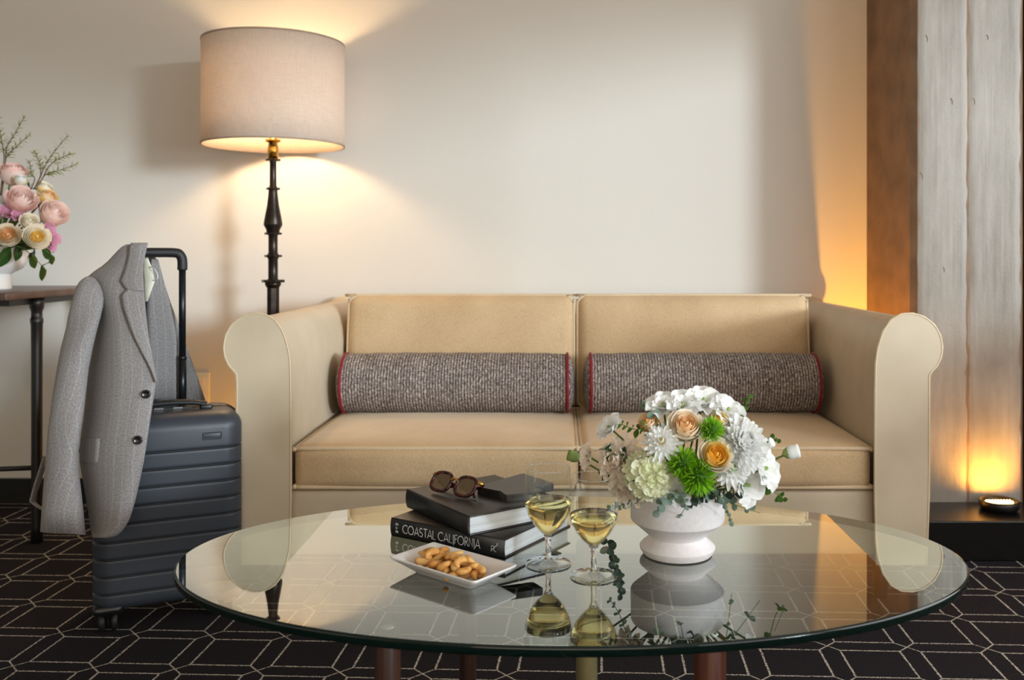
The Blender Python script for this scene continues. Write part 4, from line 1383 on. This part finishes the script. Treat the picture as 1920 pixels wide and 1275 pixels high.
bq_sprig('vine_sprig', [(1420, 840, 0.0), (1445, 822, 0.0), (1458, 826, 0.0)], 'thin vine with olive leaves above the round white bud', 'leaf_green', 0.013, 0.014, 6, 'stem_green', 12, True, 10)
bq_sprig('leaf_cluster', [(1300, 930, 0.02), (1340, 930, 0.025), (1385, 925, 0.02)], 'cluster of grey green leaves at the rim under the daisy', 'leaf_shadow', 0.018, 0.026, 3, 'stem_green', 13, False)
# fallen sprig on the glass
pts = [Vector(onplane(px, py, ZG) + (ZG + 0.005,)) for px, py in ((1137, 1018), (1146, 1040), (1154, 1066), (1160, 1090), (1166, 1112))]
root = empty('fallen_sprig', Vector((pts[2].x, pts[2].y, ZG)), 'dark eucalyptus sprig lying on the glass between wine glass and bowl', 'foliage')
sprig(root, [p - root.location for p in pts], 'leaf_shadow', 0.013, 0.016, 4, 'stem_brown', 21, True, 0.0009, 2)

# ------------------------------------------------------------------ suitcase
SU = math.radians(24.5)
S0 = Vector((-1.117, 2.225, 0))
suit = empty('suitcase', S0, 'ribbed charcoal hard shell cabin suitcase with raised handle under the jacket', 'suitcase', rot=(0, 0, SU))
W_, D_, Z0, Z1 = 0.345, 0.215, 0.057, 0.520
zs = []
def prof_in(z):
    e = 0.0
    rr = 0.040
    if z > Z1 - rr: e = rr - math.sqrt(max(0, rr * rr - (z - (Z1 - rr)) ** 2))
    rb = 0.022
    if z < Z0 + rb: e = rb - math.sqrt(max(0, rb * rb - (Z0 + rb - z) ** 2))
    return e
grooves = [0.0976 + 0.0418 * k for k in range(9)]
levels = []
for k in range(7): levels.append((Z0 + 0.022 * (1 - math.cos(PI / 2 * k / 6)), 0.0))
for g in grooves:
    levels += [(g - 0.0090, 0), (g - 0.0042, 0.0), (g - 0.0024, 0.0006), (g - 0.0013, 0.0046), (g + 0.0013, 0.0046), (g + 0.0024, 0.0006), (g + 0.0042, 0.0), (g + 0.0090, 0)]
for k in range(9): levels.append((Z1 - 0.040 + 0.040 * math.sin(PI / 2 * k / 8), 0.0))
mb = MB()
rows = []
for z, g in levels:
    e = prof_in(z) + g
    rows.append([(W_ / 2 + x, D_ / 2 + y, z) for x, y in rrect(W_ - 2 * e, D_ - 2 * e, max(0.004, 0.046 - e * 0.5), 7)])
mb.grid(rows, close_u=True)
n_ = len(rows[0])
mb.f.append(tuple(len(mb.v) - n_ + k for k in range(n_))); mb.uv.append([(0, 0)] * n_); mb.mi.append(0)
mb.f.append(tuple(reversed(range(n_)))); mb.uv.append([(0, 0)] * n_); mb.mi.append(0)
for fi in range(len(mb.f)):
    zz = sum(mb.v[q].z for q in mb.f[fi]) / len(mb.f[fi])
    if any(abs(zz - g) < 0.0021 for g in grooves):
        mb.mi[fi] = 1
shell = mb.build('shell', ['suitcase_shell', 'suitcase_groove'], suit, local=True)
# zip band around the middle of the depth
zp = rrect(W_ + 0.002, Z1 - Z0 + 0.002, 0.045, 6)
rows = []
for dy in (-0.011, -0.008, 0.008, 0.011):
    e = 0.002 if abs(dy) < 0.01 else -0.001
    rows.append([(W_ / 2 + x * (1 + e / (W_ / 2)), D_ * 0.56 + dy, (Z0 + Z1) / 2 + z * (1 + e / 0.23)) for x, z in zp])
MB().grid(rows, close_u=True, flip=True).build('zip_band', 'suitcase_black', suit, local=True)
# badge
cx_, cz_ = W_ - 0.075, 0.463
bd = MB().tube([(cx_ + x, -0.0006, cz_ + z) for x, z in rrect(0.044, 0.0165, 0.003, 3)], 0.0010, 6, closed=True).build('badge', 'suitcase_groove', suit, local=True)
MB().rbox((cx_, 0.0002, cz_), (0.040, 0.0020, 0.0125), 0.0008, m=2, k=2).build('badge_plate', 'suitcase_shell', bd, local=True)
# corner guards, wheels
for x, y, sx, sy in ((0.035, 0.035, -1, -1), (W_ - 0.035, 0.035, 1, -1), (0.035, D_ - 0.035, -1, 1), (W_ - 0.035, D_ - 0.035, 1, 1)):
    gd = MB().rbox((x + sx * 0.0, y + sy * 0.0, Z0 + 0.002), (0.068, 0.066, 0.026), 0.012, m=3).build('corner_guard', 'suitcase_black', suit, local=True)
    MB().lathe([(0.014, 0.034), (0.018, 0.046), (0.018, 0.058)], 14, (x, y, 0)).build('wheel_fork', 'suitcase_black', suit, local=True)
    MB().box((x, y, 0.031), (0.006, 0.02, 0.034)).build('wheel_fork', 'suitcase_black', suit, local=True, bevel=0.002)
    for dx in (-0.014, 0.014):
        mbw = MB()
        rows = []
        for (r_, ax) in ((0.004, -0.0075), (0.019, -0.0075), (0.0235, -0.005), (0.0242, 0.0), (0.0235, 0.005), (0.019, 0.0075), (0.004, 0.0075)):
            rows.append([(x + dx + ax, y + 0.006 + r_ * math.cos(2 * PI * k / 24), 0.0244 + r_ * math.sin(2 * PI * k / 24)) for k in range(24)])
        mbw.grid(rows, close_u=True)
        mbw.build('wheel', 'rubber', suit, local=True)
# telescopic handle
PX0, PX1, PYh = 0.090, 0.2085, 0.172
ZH = 0.921
for x in (PX0, PX1):
    MB().lathe([(0.0105, 0.50), (0.0105, 0.645)], 16, (x, PYh, 0)).build('handle_tube', 'handle_metal', suit, local=True)
    MB().lathe([(0.0088, 0.645), (0.0088, ZH - 0.02)], 16, (x, PYh, 0)).build('handle_tube', 'handle_metal', suit, local=True)
    MB().lathe([(0.0112, 0.640), (0.0112, 0.648)], 16, (x, PYh, 0)).build('handle_collar', 'suitcase_black', suit, local=True)
pts = [(PX0, PYh, ZH - 0.045), (PX0, PYh, ZH - 0.022), (PX0 + 0.004, PYh, ZH - 0.008), (PX0 + 0.015, PYh, ZH), ((PX0 + PX1) / 2, PYh, ZH + 0.001), (PX1 - 0.015, PYh, ZH), (PX1 - 0.004, PYh, ZH - 0.008), (PX1, PYh, ZH - 0.022), (PX1, PYh, ZH - 0.045)]
MB().tube(smooth_curve(pts, 5), 0.0125, 12).build('grip', 'rubber', suit, local=True)
# carry handle on top
for x in (0.095, 0.262):
    MB().rbox((x, 0.092, Z1 + 0.004), (0.03, 0.034, 0.014), 0.005, m=2).build('handle_mount', 'suitcase_black', suit, local=True)
MB().tube(smooth_curve([(0.095, 0.092, Z1 + 0.010), (0.13, 0.092, Z1 + 0.017), (0.18, 0.092, Z1 + 0.019), (0.23, 0.092, Z1 + 0.017), (0.262, 0.092, Z1 + 0.010)], 5), 0.0075, 10, flat=1.9).build('carry_handle', 'rubber', suit, local=True)
MB().box((0.178, 0.118, Z1 + 0.0012), (0.10, 0.03, 0.0026)).build('handle_recess', 'suitcase_black', suit, local=True, smooth=False)
for x in (0.150, 0.195):
    MB().box((x, 0.104, Z1 + 0.003), (0.022, 0.004, 0.003)).build('zip_pull', 'chrome', suit, local=True, smooth=False)

# ------------------------------------------------------------------ jacket
jk = empty('suit_jacket', (P(200, 1005, 2.15).x, 2.2, P(200, 1005, 2.15).z), 'grey pinstriped wool suit jacket slung over the suitcase handle', 'jacket')
def front_Y(y):
    return interp(y, [(457, 2.405), (480, 2.392), (520, 2.345), (580, 2.29), (650, 2.24), (740, 2.20), (860, 2.165), (1010, 2.15)])
def panel(name, ys, xl, xr, yfun, bulge, mat, parent, th=0.004, n=12, drape=0.0, ph=0.0, wool=True):
    rows = []
    for y in ys:
        a_, b_ = interp(y, xl), interp(y, xr)
        row = []
        for j in range(n + 1):
            q = j / n
            px = a_ + (b_ - a_) * q
            Y = yfun(y, px) + bulge(q, y) + drape * math.sin(q * 9 + ph + y * 0.004) * min(1, max(0, (y - 560) / 300))
            row.append(P(px, y, Y))
        rows.append(row)
    return MB().grid(rows, flip=True).build(name, mat, parent, solid=th, offs=0)
# front
ys = [459, 463, 470, 480, 490, 500, 510, 520, 530, 540, 550, 562, 575, 590, 610, 630, 650, 675, 700, 720, 740, 765, 790, 815, 840, 865, 890, 915, 940, 960, 975, 987, 996, 1003, 1008]
FL = [(459, 238), (463, 230), (470, 222), (480, 213), (490, 204), (500, 192), (510, 177), (520, 165), (530, 162), (545, 163), (562, 166), (580, 172), (600, 176), (640, 172), (700, 166), (760, 161), (800, 156), (830, 151), (860, 150), (880, 153), (910, 159), (960, 167), (985, 170), (1008, 175)]
FR = [(459, 262), (480, 262), (520, 258), (560, 262), (600, 272), (650, 282), (690, 290), (712, 293), (740, 289), (790, 281), (850, 272), (900, 262), (950, 250), (975, 241), (987, 234), (996, 227), (1003, 219), (1008, 206)]
fp = panel('front_panel', ys, FL, FR, lambda y, px: front_Y(y), lambda q, y: 0.17 * max(0, 0.55 - q) ** 2 * 2.2 * min(1, (y - 450) / 120) + 0.045 * max(0, q - 0.6) ** 2 * 2 * min(1, (y - 450) / 200), 'suit_wool', jk, drape=0.004, n=16)
# collar over the grip and lapel
cys = [457, 458.5, 462, 470, 482, 495, 508, 518, 527, 534, 540, 545]
CL = [(457, 246), (462, 243), (482, 241), (495, 238), (508, 234), (518, 230), (527, 226.5), (534, 231), (540, 236), (545, 240)]
CR = [(457, 277), (462, 276), (480, 272), (500, 268), (520, 269), (545, 270)]
def col_Y(y, px): return front_Y(y) - 0.014 + (0.035 if y < 458 else 0.0)
panel('collar', cys, CL, CR, col_Y, lambda q, y: 0.02 * (q - 0.5) ** 2, 'suit_wool', jk, th=0.005, n=8)
lys = [543, 547, 552, 556, 565, 580, 600, 620, 640, 660, 680, 695, 708, 716]
LL = [(543, 240), (547, 235), (552, 229.5), (556, 228.5), (565, 230), (580, 233), (600, 240), (620, 247), (640, 256), (660, 266), (680, 277), (695, 284), (708, 289), (716, 291.5)]
LR = [(543, 270), (580, 273), (620, 277), (650, 281.5), (680, 287), (700, 291), (716, 293)]
panel('lapel', lys, LL, LR, lambda y, px: front_Y(y) - 0.013 + 0.018 * max(0, (y - 600) / 116) * 0.6, lambda q, y: 0.012 * (1 - q) * 0 + 0.010 * q * q, 'suit_wool', jk, th=0.004, n=8)
# sleeve: tube with soft folds
sl = [(520, 164, 168), (523, 158.5, 175), (529, 151, 181), (537, 146, 186), (548, 142, 190), (560, 138.5, 192), (574, 135, 191), (595, 130, 186), (616, 126, 180), (650, 117, 172), (691, 109, 164), (741, 101, 158), (780, 96, 153), (811, 92, 148), (850, 89, 144.5), (882, 86.5, 145), (923, 83, 150), (960, 80.5, 154), (1000, 78, 158)]
rows = []
for i, (y, a_, b_) in enumerate(sl):
    Yc = interp(y, [(520, 2.352), (541, 2.33), (600, 2.285), (700, 2.235), (820, 2.195), (1000, 2.17)])
    row = []
    for k in range(28):
        an = 2 * PI * k / 28
        px = (a_ + b_) / 2 + (b_ - a_) / 2 * math.copysign(abs(math.cos(an)) ** 0.85, math.cos(an))
        dep = 0.5 * (b_ - a_) * Yc / F_PX * 0.85 * math.sin(an)
        wob_ = 0.0045 * math.sin(y * 0.03 + 2 * an) + 0.004 * math.sin(y * 0.045 + 1.3 + an)
        q = P(px, y + (3.5 * (1 - (k if k < 14 else 28 - k) / 7) if i == len(sl) - 1 else 0), Yc + dep + wob_)
        row.append(q)
    rows.append(row)
mb = MB().grid(rows, close_u=True)
mb.build('sleeve', 'suit_wool', jk, solid=0.003, offs=-1)
# cap of the sleeve head
top = rows[0]
cen = sum((Vector(p) for p in top), Vector()) / len(top) + Vector((0, 0, 0.003))
MB().add([Vector(p) for p in top] + [cen], [(i, (i + 1) % 28, 28) for i in range(28)]).build('sleeve_head', 'suit_wool', jk)
# far side of the jacket behind the grip
bys = [466, 475, 490, 510, 540, 570, 600, 650, 700, 730, 756, 770]
panel('back_panel', bys, [(466, 270), (540, 268), (770, 262)], [(466, 276), (475, 286), (490, 296), (510, 302), (540, 311), (570, 321), (600, 332), (650, 350), (700, 368), (730, 378), (756, 387), (770, 388)],
      lambda y, px: 2.505 + 0.00045 * (px - 270) + 0.06 * max(0, (y - 560) / 200), lambda q, y: 0.02 * math.sin(q * 5), 'suit_wool', jk, n=10)
# inner facing of the far lapel, lining, loop
panel('far_facing', [486, 500, 520, 545, 580, 640, 700, 748], [(486, 284), (520, 281), (545, 279), (580, 276), (748, 276)], [(486, 296), (510, 303), (545, 312), (600, 326), (640, 333), (748, 334)], lambda y, px: 2.462, lambda q, y: 0.012 * q, 'suit_wool', jk, n=6)
panel('lining', [478, 490, 505, 525, 545, 565], [(478, 270), (505, 268), (565, 272)], [(478, 276), (490, 280), (505, 286), (525, 291), (530, 289), (565, 277)], lambda y, px: 2.445, lambda q, y: 0.01 * (q - .5) ** 2, 'cream_lining', jk, th=0.002, n=6)
MB().tube(smooth_curve([P(281, 500, 2.44), P(289, 504, 2.43), P(295, 514, 2.43), P(295, 523, 2.43), P(288, 526, 2.44)], 5), 0.0013, 6).build('hanging_loop', 'white_cord', jk)
# tail of the back hanging behind the sleeve
panel('back_tail', [855, 880, 910, 940, 948, 955], [(855, 82), (880, 74), (910, 64), (940, 56), (948, 66), (955, 78)], [(855, 88), (880, 83), (910, 73), (940, 64), (948, 72), (955, 84)], lambda y, px: 2.30, lambda q, y: 0.02 * q, 'suit_wool', jk, n=4)
# pocket flap and buttons
panel('pocket_flap', [822, 835, 850, 862, 869], [(822, 152), (850, 151), (869, 153)], [(822, 187), (850, 184.5), (862, 183), (869, 181)], lambda y, px: front_Y(y) - 0.011 + 0.17 * max(0, 0.55 - (px - 151) / 122) ** 2 * 2.2, lambda q, y: 0.0, 'suit_wool', jk, th=0.003, n=5)
for (px, py) in ((274, 739), (258.5, 825)):
    c = P(px, py, front_Y(py) - 0.002)
    mb = MB().lathe([(0.0, 0.0035), (0.006, 0.003), (0.0075, 0.0048), (0.0098, 0.0045), (0.0105, 0.002), (0.0095, 0.0)], 24, (0, 0, 0), cap=False)
    rm = Vector((0.25, -1, 0.05)).to_track_quat('Z', 'Y').to_matrix()
    mb.v = [rm @ p + c for p in mb.v]
    mb.build('button', 'horn_button', jk)

# ------------------------------------------------------------------ console table with pink flowers
ZCN = 0.803
con = empty('console_table', (-1.9, 3.05, 0), 'dark wooden console table with turned leg at the edge of the picture', 'table')
MB().rbox((-2.12, 3.06, ZCN - 0.011), (1.0, 0.66, 0.022), 0.004, m=2).build('top', 'console_edge', con)
MB().box((-2.14, 3.03, ZCN - 0.033), (0.94, 0.40, 0.022)).build('apron', 'ebony', con, smooth=False)
for (x, y) in ((-1.665, 2.97), (-2.5, 2.97), (-1.665, 3.32), (-2.5, 3.32)):
    MB().lathe([(0.018, 0.0), (0.016, 0.05), (0.0165, 0.62), (0.0175, 0.695), (0.019, 0.70), (0.019, 0.712), (0.0165, 0.716), (0.0165, 0.735), (0.021, 0.748), (0.022, 0.76), (0.023, ZCN - 0.022)], 20, (x, y, 0)).build('leg', 'ebony', con)
MB().tube([(-2.5, 2.97, 0.225), (-2.0, 2.97, 0.225), (-1.665, 2.97, 0.238)], 0.008, 8).build('stretcher', 'ebony', con)
MB().tube([(-1.665, 2.97, 0.238), (-1.665, 3.32, 0.238)], 0.008, 8).build('stretcher', 'ebony', con)
V2 = Vector((-1.835, 3.02, ZCN))
v2 = empty('footed_bowl', V2, 'white glazed footed bowl of pink roses on the console', 'vase')
MB().lathe([(0.0, 0.0), (0.052, 0.0), (0.054, 0.004), (0.052, 0.048), (0.056, 0.053), (0.085, 0.068), (0.100, 0.092), (0.106, 0.118), (0.107, 0.14), (0.103, 0.14), (0.098, 0.118), (0.08, 0.08), (0.0, 0.06)], 48, cap=False).build('body', 'glaze_white', v2, local=True)
M2 = V2 + Vector((0, 0, 0.12))
C2 = V2 + Vector((0.0, 0, 0.20))
def cq(name, px, py, label, dY=0.0, cat='flower'):
    p = P(px, py, 2.97 + dY)
    d = ((p - C2).normalized() + Vector((0.15, -0.45, 0.45))).normalized()
    root = empty(name, p, label, cat, 'flowers on the console')
    root.matrix_basis = Matrix.Translation(p) @ d.to_track_quat('Z', 'Y').to_matrix().to_4x4()
    stem_to(root, M2, r=0.003)
    return root
w_ = 2.97 / F_PX
for i, (px, py, r, a_, b_, lab, dY) in enumerate((
        (25, 318, 27, 'petal_pale_pink', 'petal_pink', 'topmost pink rose on the console', 0.05),
        (42, 371, 28, 'petal_pink', 'petal_pale_pink', 'large pink rose in the middle of the console flowers', -0.03),
        (103, 397, 28, 'petal_pale_pink', 'petal_pale_pink', 'pale pink rose sticking out toward the lamp', 0.02),
        (91, 366, 20, 'petal_yellow', 'petal_peach', 'small yellow rose above the outermost pale pink rose', 0.05),
        (14, 440, 22, 'petal_cream', 'petal_peach', 'cream rose low over the rim of the console bowl', -0.13),
        (69, 444, 23, 'petal_cream', 'petal_yellow', 'cream yellow rose lowest toward the suitcase jacket', -0.13),
        (56, 414, 17, 'petal_cream', 'petal_cream', 'small cream rosebud between the cream and pink roses', -0.05),
        (85, 350, 16, 'petal_cream', 'petal_cream', 'small ivory bloom above the yellow rose', 0.07),
        (64, 368, 18, 'petal_cream', 'petal_white', 'ivory bloom beside the large pink rose', 0.02),
        (40, 335, 14, 'petal_cream', 'petal_white', 'little ivory bud below the topmost pink rose', 0.02),
        (-2, 385, 24, 'petal_white', 'petal_white', 'white bloom cut by the edge of the picture', -0.02))):
    o = cq('rose', px, py, lab, dY)
    rose(o, r * w_, a_, b_, 0.6 if i % 2 else 0.5, i + 20)
for i, (px, py, r, lab) in enumerate(((12, 398, 16, 'mauve bloom under the large pink rose'), (34, 405, 15, 'second mauve bloom under the large pink rose'),
                                      (92, 428, 13, 'small mauve bloom below the pale pink rose'), (101, 448, 14, 'lowest mauve bloom nearest the jacket'), (95, 462, 12, 'tiny pink bloom over the dark leaves'))):
    o = cq('mauve_bloom', px, py, lab, -0.04 if i < 2 else 0.0)
    ruffle_flower(o, r * w_, 'petal_mauve', 'petal_mauve', 5, i + 50, 40)
def cq_sprig(name, pxs, label, mat, lw, lh, every, sm, seed, roundish, start, dY=0.06, r=0.0022):
    root = empty(name, M2, label, 'foliage', 'greenery on the console')
    sprig(root, [Vector((0, 0, 0))] + [P(px, py, 2.97 + dY) - M2 for px, py in pxs], mat, lw, lh, every, sm, seed, roundish, r, start)
cq_sprig('rosemary_branch', [(8, 330), (12, 280), (28, 250), (47, 217)], 'tall rosemary branch leaning up beside the picture edge', 'needle_green', 0.008, 0.032, 1, 'stem_brown', 1, False, 14)
cq_sprig('rosemary_branch', [(8, 320), (14, 292), (32, 274), (57, 251)], 'rosemary branch below the tall one', 'needle_green', 0.008, 0.028, 1, 'stem_brown', 2, False, 14)
cq_sprig('rosemary_branch', [(6, 320), (6, 280), (0, 250), (-4, 222)], 'upright rosemary branch at the picture edge', 'needle_green', 0.008, 0.030, 1, 'stem_brown', 3, False, 14)
cq_sprig('rosemary_branch', [(66, 350), (82, 315), (102, 284), (128, 253)], 'rosemary branch reaching up toward the lamp', 'needle_green', 0.008, 0.032, 1, 'stem_brown', 4, False, 14)
cq_sprig('rosemary_branch', [(70, 350), (85, 328), (110, 320), (144, 308)], 'lowest rosemary branch bending toward the lamp', 'needle_green', 0.008, 0.030, 1, 'stem_brown', 5, False, 16)
cq_sprig('rosemary_branch', [(70, 350), (92, 312), (112, 297), (136, 288)], 'middle rosemary branch bending toward the lamp', 'needle_green', 0.008, 0.030, 1, 'stem_brown', 6, False, 18)
cq_sprig('rosemary_branch', [(66, 350), (76, 318), (72, 300), (65, 284)], 'short rosemary tip over the pink roses', 'needle_green', 0.008, 0.028, 1, 'stem_brown', 7, False, 16)
cq_sprig('rosemary_branch', [(60, 350), (58, 325), (55, 300)], 'short pale rosemary tip beside the topmost rose', 'needle_green', 0.008, 0.026, 1, 'stem_brown', 8, False, 12)
cq_sprig('leaf_branch', [(30, 462), (55, 475), (88, 508)], 'dark green leaves hanging over the rim of the console bowl', 'leaf_deep', 0.045, 0.11, 5, 'stem_green', 9, False, 6, -0.10)
cq_sprig('leaf_branch', [(50, 458), (78, 464), (100, 482)], 'second spray of dark leaves beside the lowest mauve bloom', 'leaf_deep', 0.036, 0.075, 5, 'stem_green', 10, False, 6, -0.06)
cq_sprig('leaf_branch', [(10, 420), (30, 380), (60, 345)], 'dark leaves filling between the pink roses', 'leaf_deep', 0.035, 0.06, 4, 'stem_green', 11, False, 6, 0.05)
cq_sprig('leaf_branch', [(40, 440), (70, 415), (90, 405)], 'dark leaves behind the pale pink rose', 'leaf_deep', 0.035, 0.06, 4, 'stem_green', 12, False, 6, 0.03)
